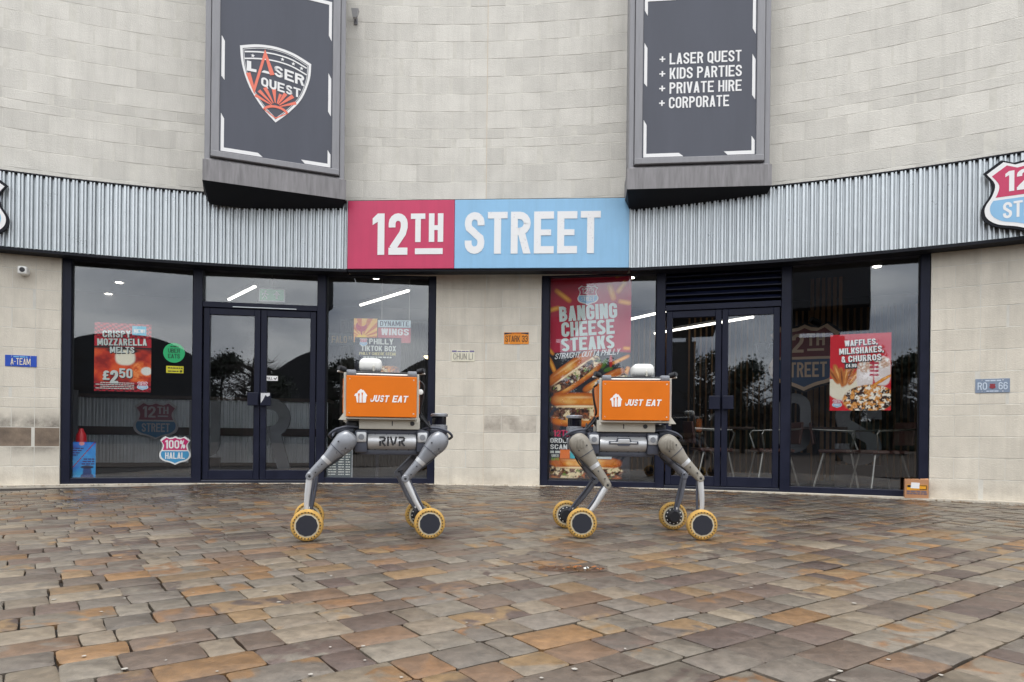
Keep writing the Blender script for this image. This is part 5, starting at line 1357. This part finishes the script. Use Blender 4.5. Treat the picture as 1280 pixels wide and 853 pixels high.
# ------------------------------------------------------------------ delivery robots
def sm_path(pts, n=5): return catmull(pts, n, False)
def robot(lab, org, yaw, b, s, legs, plate_words, thigh_mat):
    """b: middle of the trunk along the robot, s: +1 when the scanner is at the right-hand end"""
    gzv = gz(org[1])
    t = thing('delivery_robot', lab, 'robot', Matrix.Translation((org[0], org[1], 0)) @ Matrix.Rotation(yaw, 4, 'Z'), 'orange delivery robots in front of the shop')
    X = lambda q: b + s * q
    def bx(mb, q0, q1, y0, y1, z0, z1, r=.006, seg=2): return mb.rbox(min(X(q0), X(q1)), max(X(q0), X(q1)), y0, y1, z0, z1, r, seg)
    # trunk: rounded middle barrel, end housings
    mb = MB(); prof = []
    M = Matrix.Translation((X(0), 0, .54)) @ Matrix.Rotation(PI / 2, 4, 'Y') @ Matrix.Diagonal((1, 2.15, 1, 1))
    mb.lathe([(.045, -.153), (.066, -.150), (.0685, -.13), (.0685, .13), (.066, .150), (.045, .153)], 40, M)
    body = mb.build('trunk', ROBOT_SILVER, t, smooth=SM)
    mb = MB(); bx(mb, -.21, .21, -.11, .11, .585, .62, .01); mb.build('trunk_top', ROBOT_DARK, t, smooth=SM)
    mb = MB(); bx(mb, -.20, .20, -.10, .10, .455, .49, .01); mb.build('trunk_underside', ROBOT_DARK, t, smooth=SM)
    riv = MB()
    for i in range(4):
        for zz in (.488, .588):
            yv = -.147 * math.sqrt(max(0, 1 - ((zz - .54) / .0685) ** 2)) - .004
            riv.rbox(X(0) - .105 + i * .07 - .0025, X(0) - .105 + i * .07 + .0025, yv - .004, yv + .01, zz - .003, zz + .003, .0008, 1)
    riv.build('rivets', ROBOT_BLACK, body)
    for e in (-1, 1):
        mb = MB(); bx(mb, e * .153, e * .232, -.135, .135, .470, .612, .014); o = mb.build('end_housing', ROBOT_DARK, t, smooth=SM)
        mb = MB(); bx(mb, e * .158, e * .222, -.145, -.120, .535, .600, .01); mb.build('light_cover', ROBOT_SILVER, o, smooth=SM)
        mb = MB(); bx(mb, e * .158, e * .222, .120, .145, .535, .600, .01); mb.build('light_cover', ROBOT_SILVER, o, smooth=SM)
        mb = MB(); mb.lathe([(0, .0), (.017, 0), (.019, -.003)], 16, Matrix.Translation((X(e * .19), -.147, .568)) @ Matrix.Rotation(PI / 2, 4, 'X')); mb.build('lamp_lens', ROBOT_GREY, o)
        # shoulder casting carrying the two hips at this end
        mb = MB(); bx(mb, e * .225, e * .345, -.115, .115, .485, .60, .03, 3); bx(mb, e * .235, e * .355, -.10, .10, .59, .625, .012)
        mb.build('shoulder', ROBOT_DARK, t, smooth=SM)
        mb = MB(); mb.tube(sm_path([(X(e * .20), -.10, .625), (X(e * .27), -.125, .632), (X(e * .345), -.12, .612), (X(e * .385), -.09, .58), (X(e * .375), -.02, .56)]), .008, 8)
        mb.tube(sm_path([(X(e * .21), .10, .625), (X(e * .28), .125, .632), (X(e * .36), .11, .60), (X(e * .37), .03, .57)]), .008, 8)
        mb.build('guard_rail', ROBOT_DARK, t, smooth=True)
    # words or carrying handle on the side towards the viewer
    if plate_words:
        g = MB(); y = -.1515; z0, z1 = .512, .572; x = X(0) - .078
        def seg(pts): 
            v, f = stroke(pts, .0115); g.add([(x + a, y - .0003 * (len(g.v) % 3), z0 + c) for a, c in v], f)
        h = z1 - z0
        for off in (0, .120):
            seg([(off + .004, 0), (off + .004, h * .55)]); seg([(off - .002, h - .005), (off + .026, h - .005), (off + .033, h * .80), (off + .030, h * .58), (off + .012, h * .50)]); seg([(off + .016, h * .40), (off + .036, 0)])
        seg([(.052, 0), (.052, h)]); seg([(.068, h), (.084, .004)]); seg([(.092, .012), (.104, h)])
        g.build('lettering', ROBOT_BLACK, body, recalc=False)
    else:
        mb = MB(); x = X(0)
        mb.prism([(x - .095, .558), (x - .05, .558), (x - .04, .578), (x + .04, .578), (x + .05, .558), (x + .095, .558), (x + .095, .538), (x + .045, .538), (x + .035, .528), (x - .035, .528), (x - .045, .538), (x - .095, .538)], -.1535, -.13).build('handle_recess', ROBOT_DARK, body)
        MB().rbox(x - .085, x + .085, -.158, -.15, .543, .553, .003, 2).rbox(x - .038, x + .038, -.160, -.15, .550, .572, .004, 2).build('carry_handle', ROBOT_SILVER, body)
    # tray between trunk and box
    mb = MB(); bx(mb, -.205, .173, -.14, .14, .618, .695, .006); tray = mb.build('tray', TRAYM, t, smooth=SM)
    qx = X(.12 if plate_words else -.14)
    MB().lathe([(.006, .004), (.014, .004), (.014, 0)], 18, Matrix.Translation((qx if not plate_words else X(.125), -.14, .655)) @ Matrix.Rotation(PI / 2, 4, 'X')).build('socket_ring', ROBOT_BLACK, tray)
    MB().box(X(0) - .003, X(0) + .003, -.1415, -.139, .64, .67).build('slot', ROBOT_BLACK, tray)
    for e in (-1, 1): MB().box(X(e * .09) - .035, X(e * .09) + .005, -.12, -.09, .613, .625).build('tray_clip', ROBOT_BLACK, tray)
    # delivery box
    q0, q1 = -.283, .147
    mb = MB(); bx(mb, q0 + .012, q1 - .012, -.185, .185, .70, .945, .006); box = mb.build('box_shell', ROBOT_BLACK, t, smooth=SM)
    for e, z0_ in ((-1, -.205), (1, .193)):
        mb = MB(); bx(mb, q0, q1, z0_, z0_ + .012, .692, .945, .003, 1); pn = mb.build('side_panel', ORANGE if e < 0 else ROBOT_DARK, box)
        sb_ = MB()
        for qq in (q0 + .02, q1 - .02):
            for zz in (.715, .925): sb_.lathe([(0, -.002), (.004, -.0015), (.005, 0)], 8, Matrix.Translation((X(qq), z0_ + (0 if e < 0 else .014), zz)) @ Matrix.Rotation(PI / 2, 4, 'X'))
        sb_.build('screws', ROBOT_WHITE, pn)
    # emblem and words on the near panel
    px0 = min(X(q0), X(q1)); pwid = abs(q1 - q0); pn_y = -.2065; cz = .815
    hx = px0 + pwid * .205
    hm = MB(); hm.flat([(hx - .040, cz + .005), (hx - .034, cz + .018), (hx - .022, cz + .024), (hx - .018, cz + .034), (hx, cz + .048), (hx + .012, cz + .040), (hx + .014, cz + .044), (hx + .024, cz + .030), (hx + .040, cz + .008), (hx + .034, cz + .004), (hx + .030, cz - .034), (hx + .018, cz - .036), (hx - .024, cz - .036), (hx - .030, cz + .004)], pn_y)
    hm.build('house_emblem', WHITE, t, recalc=False)
    cl = MB()
    for a, w_, zt in ((-.012, .006, .020), (.008, .005, .026)):
        cl.flat([(hx + a - w_ * .5, cz - .037), (hx + a + w_ * .5, cz - .037), (hx + a + w_ * .4, cz + zt - .02), (hx + a + w_, cz + zt), (hx + a - w_, cz + zt), (hx + a - w_ * .4, cz + zt - .02)], pn_y - .0008)
    cl.build('cutlery_cutout', ORANGE, t, recalc=False)
    lettering(t, 'JUST', px0 + pwid * .34, px0 + pwid * .60, cz - .030, cz + .012, WHITE, pn_y, w=.68, t=.215, gap=.07, shear=.22)
    lettering(t, 'EAT', px0 + pwid * .655, px0 + pwid * .87, cz - .030, cz + .012, WHITE, pn_y, w=.68, t=.215, gap=.07, shear=.22)
    # end panels: orange door at the far end, white frame edges
    for qq in (q0, q1):
        d = -1 if qq == q0 else 1
        mb = MB(); bx(mb, qq + d * .012, qq + d * .022, -.15, .15, .715, .93, .003, 1); mb.build('end_panel', ORANGE, box)
        for yy in (-.178, .168):
            mb = MB(); bx(mb, qq, qq + d * .016, yy, yy + .012, .66, .965, .002, 1); mb.build('frame_post', TRAYM, box)
    mb = MB(); bx(mb, q0 - .004, q1 + .004, -.192, .192, .678, .690, .003, 1); mb.build('base_plate', TRAYM, box)
    xa = X(q0); d = -s
    MB().add([(xa, -.19, .672), (xa + d * .045, -.19, .672), (xa, -.19, .735), (xa, -.17, .672), (xa + d * .045, -.17, .672), (xa, -.17, .735)], [(0, 1, 2), (3, 5, 4), (0, 3, 4, 1), (1, 4, 5, 2), (2, 5, 3, 0)]).build('corner_fin', TRAYM, box)
    mb = MB(); bx(mb, q0 + .01, q1 - .01, -.188, .188, .950, .962, .004, 1); lid = mb.build('lid', ROBOT_WHITE, t)
    mb = MB(); bx(mb, q0 + .03, q1 - .03, -.16, .16, .964, .976, .004, 1); mb.build('lid_recess', ROBOT_BLACK, lid)
    for qq in (q0 + .028, q1 - .03):
        for yy in (-.175, .175):
            mb = MB(); bx(mb, qq - .028, qq + .03, yy - .025, yy + .025, .945, .982, .007); mb.build('corner_clamp', ROBOT_GREY, lid, smooth=SM)
    MB().rbox(X(-.137) - .072, X(-.137) + .072, -.075, .075, .984, 1.072, .034, 5).build('antenna_dome', ROBOT_WHITE, lid, smooth=True)
    MB().rbox(X(-.137) + .012, X(-.137) + .024, -.079, -.07, .985, 1.022, .003, 1).build('dome_seam', TRAYM, lid)
    for e, qq in ((-1, q0), (1, q1)):
        cx_ = X(qq + e * .012)
        MB().tube([(cx_, -.14, .985), (cx_ + s * e * .03, -.17, .992)], .018, 12).tube([(cx_ + s * e * .03, -.17, .992), (cx_ + s * e * .034, -.176, .993)], .012, 10).tube([(X(qq - e * .03), -.12, .972), (cx_, -.13, .978)], .008, 6).build('camera', ROBOT_BLACK, lid, smooth=SM)
        MB().tube([(X(qq - e * .02), -.10, .968), (X(qq + e * .055), -.14, .975)], .006, 6).build('camera_arm', ROBOT_WHITE, lid)
    # cable and lamp on the scanner end of the box
    MB().tube(sm_path([(X(q1 + .02), -.10, .93), (X(q1 + .05), -.12, .90), (X(q1 + .045), -.12, .82), (X(q1 + .03), -.11, .74), (X(q1 + .06), -.10, .68), (X(q1 + .09), -.08, .65)]), .007, 8).build('cable', ROBOT_BLACK, t, smooth=True)
    if plate_words: MB().lathe([(0, .008), (.015, .006), (.018, 0)], 16, Matrix.Translation((X(q1 + .025), -.17, .855)) @ Matrix.Rotation(PI / 2, 4, 'X')).build('marker_lamp', ROBOT_WHITE, t)
    cb_ = MB()
    for i in range(5): cb_.tube(sm_path([(X(.175), -.05 - .02 * i, .66 + .012 * i), (X(.20 + .01 * i), -.09 - .01 * i, .685 - .014 * i), (X(.235), -.07, .64 + .008 * i)]), .0055, 6)
    cb_.build('cable_bundle', ROBOT_BLACK, t, smooth=True)
    mb = MB(); bx(mb, -.285, -.21, -.09, .09, .615, .668, .012); mb.build('rear_connector', ROBOT_BLACK, t, smooth=SM)
    # scanner
    Ms_ = Matrix.Translation((X(.310), 0, 0))
    sc_o = MB().lathe([(.0, .622), (.055, .622), (.055, .648), (.046, .652), (.046, .654)], 28, Ms_).build('scanner_base', ROBOT_GREY, t, smooth=SM)
    MB().lathe([(.046, .654), (.047, .705), (.046, .706)], 28, Ms_).build('scanner_window', mat('scanner_black', (.006, .006, .012), .08), sc_o, smooth=SM)
    MB().lathe([(.046, .7065), (.057, .708), (.057, .722), (.050, .728), (0, .729)], 28, Ms_).build('scanner_cap', ROBOT_GREY, sc_o, smooth=SM)
    # legs
    for (hu, ku, kz, wu, yh, near_) in legs:
        sg = -1 if yh < 0 else 1
        yo = sg * .165; yw = sg * .215
        wz = gz(org[1] + yw) + .0965 + (.001)
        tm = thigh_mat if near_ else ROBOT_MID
        dx, dz = ku - hu, kz - .54; ln = math.hypot(dx, dz); ux, uz = dx / ln, dz / ln
        pt = lambda f, o=0: (hu + dx * f - uz * o, yo, .54 + dz * f + ux * o)
        path = sm_path([(hu - ux * .066, yo, .54 - uz * .066), (hu - ux * .05, yo, .54 - uz * .05), (hu, yo, .54), pt(.22), pt(.48), pt(.78), pt(1), (ku + ux * .018, yo, kz + uz * .018)], 4)
        rr = sm_path([(.014, 0), (.047, 0), (.065, 0), (.055, 0), (.037, 0), (.030, 0), (.025, 0), (.012, 0)], 4)
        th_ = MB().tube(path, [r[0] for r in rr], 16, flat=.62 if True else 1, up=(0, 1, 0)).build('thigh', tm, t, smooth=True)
        MB().lathe([(.05, 0), (.056, .004), (.056, .05), (.05, .054)], 24, Matrix.Translation((hu, sg * .105 if sg > 0 else -.105, .54)) @ Matrix.Rotation(-sg * PI / 2, 4, 'X')).build('hip_drive', ROBOT_DARK, th_, smooth=SM)
        p0 = pt(.5); p1 = pt(.58)
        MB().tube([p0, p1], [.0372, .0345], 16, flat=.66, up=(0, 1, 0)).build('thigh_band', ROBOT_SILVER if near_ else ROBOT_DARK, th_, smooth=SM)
        if not plate_words and near_:
            vb = MB()
            for i in range(4): vb.rbox(hu - .03 + i * .017, hu - .023 + i * .017, yo - .0455, yo - .035, .51, .575 - abs(i - 1.5) * .008, .003, 2)
            vb.build('vent_ribs', ROBOT_BEIGE, th_, smooth=SM)
        MB().lathe([(0, 0), (.008, 0), (.009, .004)], 10, Matrix.Translation((ku, yo + sg * .019, kz)) @ Matrix.Rotation(sg * PI / 2, 4, 'X')).build('knee_bolt', ROBOT_BLACK, th_)
        # covers, seams and screws of the leg
        MB().lathe([(.020, 0), (.0235, .003), (.0235, .033), (.020, .036)], 18, Matrix.Translation((ku, yo + .018, kz)) @ Matrix.Rotation(PI / 2, 4, 'X')).build('knee_joint', tm, th_, smooth=SM)
        MB().tube([pt(.235), pt(.25)], [.0565, .0552], 16, flat=.635, up=(0, 1, 0)).build('cover_seam', ROBOT_DARK, th_, smooth=SM)
        scw = MB()
        for f_, o_ in ((.10, .03), (.10, -.03), (.66, 0), (.86, .008)):
            q_ = pt(f_, o_); scw.lathe([(0, .006), (.0045, .005), (.0045, -.02)], 8, Matrix.Translation((q_[0], yo + sg * (.036 if f_ < .3 else .0195), q_[2])) @ Matrix.Rotation(-sg * PI / 2, 4, 'X'))
        scw.build('leg_screws', ROBOT_BLACK, th_)
        MB().tube(sm_path([(hu, yo - sg * .045, .50), pt(.3, .05 if dx * 1 < 0 else -.05), pt(.7, .03 if dx < 0 else -.03), (ku, yo - sg * .02, kz + .01)]), .0055, 6).build('leg_cable', ROBOT_BLACK, th_, smooth=True)
        # shank with the gentle double bend and a dark rod behind
        sx, sz = wu - ku, wz - kz; back = -1 if ku < hu else 1
        p = lambda f, o: (ku + sx * f + o * back, yo + (yw - yo) * .15 * f, kz + sz * f)
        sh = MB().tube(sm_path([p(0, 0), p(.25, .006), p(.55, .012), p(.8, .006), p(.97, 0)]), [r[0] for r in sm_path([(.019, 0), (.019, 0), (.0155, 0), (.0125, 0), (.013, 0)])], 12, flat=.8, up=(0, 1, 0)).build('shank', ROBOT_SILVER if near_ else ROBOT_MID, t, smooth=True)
        MB().tube(sm_path([(ku - back * .014, yo + sg * -.016, kz + .02), (p(.3, 0)[0] - back * .017, yo - sg * .014, p(.3, 0)[2]), (p(.65, 0)[0] - back * .015, yo - sg * .012, p(.65, 0)[2]), (p(.88, 0)[0] - back * .008, yo - sg * .012, p(.88, 0)[2])]), .008, 8).build('linkage_rod', ROBOT_DARK, sh, smooth=True)
        MB().rbox(p(.8, 0)[0] - .006, p(.8, 0)[0] + .006, yo - .0135, yo + .0135, p(.8, 0)[2] - .008, p(.8, 0)[2] + .008, .003, 1).build('cable_tie', ROBOT_WHITE, sh)
        # wheel, axis along the robot's width
        Mw = Matrix.Translation((wu, yw, wz)) @ Matrix.Rotation(PI / 2, 4, 'X')
        wh = MB().lathe([(.070, -.026), (.083, -.029), (.092, -.024), (.0965, -.012), (.0965, .012), (.092, .024), (.083, .029), (.070, .026)], 44, Mw)
        wh.f = wh.f[:-2]; wh.add([], [])
        wh = wh.build('wheel', TYRE, t, smooth=SM, recalc=True)
        hol = MB()
        for k_ in range(26):
            a = 2 * PI * k_ / 26
            for f_ in (-1, 1): hol.lathe([(0, f_ * .0295), (.0042, f_ * .0295), (.0042, f_ * .026)], 8, Mw @ Matrix.Translation((.0795 * math.cos(a), .0795 * math.sin(a), 0)))
        hol.build('tyre_holes', ROBOT_BLACK, wh, recalc=True)['kind'] = 'stuff'
        MB().lathe([(.062, -.027), (.0715, -.0275), (.0715, .0275), (.062, .027)], 36, Mw).build('rim', RIMM, wh, smooth=SM)
        outer = .031 if sg < 0 else -.031       # the disc on the outside of each wheel
        MB().lathe([(0, outer), (.0635, outer), (.0645, outer * .93), (.0645, outer * .5)], 11, Mw).build('hub_disc', mat('hub_navy', (.012, .014, .024), .6), wh)
        MB().lathe([(0, -outer * 2.1), (.036, -outer * 2.1), (.040, -outer * 1.9), (.040, -outer * 1.2), (.060, -outer), (.060, -outer * .4)], 30, Mw).build('hub_motor', ROBOT_BLACK, wh, smooth=SM)
        bl = MB()
        for k_ in range(12): bl.lathe([(0, -outer * 1.14), (.0045, -outer * 1.12), (.0045, -outer * .8)], 8, Mw @ Matrix.Translation((.051 * math.cos(k_ * PI / 6), .051 * math.sin(k_ * PI / 6), 0)))
        bl.build('hub_bolts', ROBOT_WHITE, wh)
    return t
# legs: hip u, knee u, knee z, wheel u, side, near
robot('delivery robot with RIVR on its trunk and a JUST EAT box, left of the pier', (-.915, 4.415), math.radians(12), .133, 1,
      [(-.151, -.363, .324, -.371, -.19, True), (.419, .216, .308, .367, -.19, True), (-.151, -.350, .335, -.392, .19, False), (.419, .185, .325, .335, .19, False)], True, ROBOT_GREY)
robot('delivery robot with a side handle and JUST EAT box before the cheese steaks poster', (.797, 4.57), math.radians(-2), -.068, -1,
      [(-.353, -.171, .274, -.338, -.19, True), (.218, .422, .325, .423, -.19, True), (-.353, -.224, .279, -.416, .19, False), (.218, .392, .323, .326, .19, False)], False, ROBOT_BEIGE)

# ------------------------------------------------------------------ across the square: what the windows mirror
DARKCLAD = mat('charcoal_cladding', (.018, .019, .024), .7, var=.2, vscale=.6)
hall = thing('arched_hall', 'dark arched hall roof mirrored in the left shop windows', 'building', Matrix.Translation((1.4, -46, 0)))
prof = [(-9.3, -1), (-9.3, 2.4)] + [(-9.3 + 18.6 * k / 24, 2.4 + 6.3 * math.sin(PI * (k / 24)) ** .62) for k in range(1, 24)] + [(9.3, 2.4), (9.3, -1)]
MB().prism(prof, -18, 0).build('shell', DARKCLAD, hall)
for i in range(5): MB().box(-7 + i * 3.4 - 1.1, -7 + i * 3.4 + 1.1, .01, .08, .2, 2.6).build('window', mat('hall_glass', (.03, .035, .045), .1), hall)
hg = thing('backdrop', 'dark leafy hedge running across the far side of the square', 'backdrop', Matrix.Translation((0, -52, gz(-52) - .02)))  # unseen foliage row, added to block bright sky gaps along the mirrored horizon
hr = random.Random(8); hm_ = MB()
for i in range(60):
    x = -75 + i * 2.5; hm_.rbox(x - 1.5, x + 1.5, -1.4 + hr.uniform(-.3, .3), 1 + hr.uniform(-.3, .3), 0, hr.uniform(2.6, 3.6), .35, 2)
hm_.build('foliage', mat('hedge_leaf', (.022, .03, .02), .8, var=.5, vscale=1.2, bump=1.0, bscale=6), hg)
blk = thing('office_block', 'dark flat roofed block with a glazed top strip mirrored in the right windows', 'building', Matrix.Translation((-13.3, -24, 0)) @ Matrix.Rotation(-.35, 4, 'Z'))
MB().box(-7, 4.2, -8, 0, -1, 6.7).build('wall', DARKCLAD, blk)
MB().box(-7, 5.6, -8, 2.0, 8.1, 11.2).build('roof', DARKCLAD, blk)
for i in range(6): MB().box(-6.9 + i * 2.1, -6.55 + i * 2.1, -.4, 0, 6.7, 8.1).build('column', DARKCLAD, blk)
for i in range(5):
    for k_ in range(3): MB().box(-6.55 + i * 2.1, -4.8 + i * 2.1, -.25, -.18, 6.95 + k_ * .38, 7.01 + k_ * .38).build('glazing_bar', DARKCLAD, blk)
LEAF = mat('evergreen_leaf', (.020, .032, .018), .6, var=.4, vscale=2)
BARK = mat('bark', (.03, .025, .022), .9, var=.3)
def tree(lab, x, y, h, r, leaves, seed):
    rg = random.Random(seed); t = thing('tree', lab, 'tree', Matrix.Translation((x, y, gz(y) - .02)), 'trees across the square')
    tk = MB().tube(sm_path([(0, 0, 0), (.05, .02, h * .3), (-.05, .05, h * .6), (0, 0, h * .92)], 4), [.16 * (1 - .85 * i / 12) for i in range(13)], 8)
    tips = []
    for i in range(16 if leaves else 40):
        z = h * rg.uniform(.25, .85); a = rg.uniform(0, 6.28); l = r * rg.uniform(.5, 1.0) * (1.15 - z / h * .6)
        p = [(0, 0, z), (math.cos(a) * l * .5, math.sin(a) * l * .5, z + l * .25), (math.cos(a) * l, math.sin(a) * l, z + l * rg.uniform(.1, .8))]
        tk.tube(sm_path(p, 3), [.05, .045, .04, .034, .028, .02, .012], 5); tips.append(p)
        if not leaves:
            for k_ in range(9):
                f_ = rg.uniform(.1, 1); q0 = Vector(p[1]).lerp(Vector(p[2]), f_); q1 = q0 + Vector((rg.gauss(0, .45), rg.gauss(0, .45), rg.uniform(-.2, .45)))
                tk.tube([q0, q1], [.012, .005], 4)
    tk.build('trunk', BARK, t, smooth=True)
    if leaves:
        cr_ = MB()
        for i in range(leaves):
            b_ = rg.choice(tips); f_ = rg.uniform(.2, 1.1); c = Vector(b_[0]).lerp(Vector(b_[2]), f_) + Vector((rg.gauss(0, .3), rg.gauss(0, .3), rg.gauss(0, .25)))
            u = Vector((rg.gauss(0, 1), rg.gauss(0, 1), rg.gauss(0, 1))).normalized() * rg.uniform(.06, .14); w_ = u.cross(Vector((rg.gauss(0, 1), rg.gauss(0, 1), rg.gauss(0, 1)))).normalized() * rg.uniform(.04, .09)
            cr_.add([c - u, c + w_, c + u, c - w_], [(0, 1, 2, 3)])
        cr_.build('crown', LEAF, t, recalc=False)
tree('dense evergreen mirrored in the right doors and beside the cheese steaks poster', -7.7, -30, 6.6, 2.1, 6500, 1)
tree('low evergreen mirrored in the left leaf of the left doors', -9.6, -34, 5.2, 1.7, 3600, 2)
tree('bare branched tree mirrored between the left doors', -6.1, -28, 4.9, 1.9, 0, 3)
tree('tall dark evergreen mirrored behind the office block', -12.4, -36, 8.2, 2.8, 5200, 4)
tree('rounded evergreen added to darken the mirrored sky over the menu board', -4.9, -31, 5.9, 1.6, 5200, 6)  # unseen tree, added so less bright sky is mirrored over the board
tree('bare tree mirrored at the edge of the narrow left window', -4.6, -13, 4.4, 1.5, 0, 5)
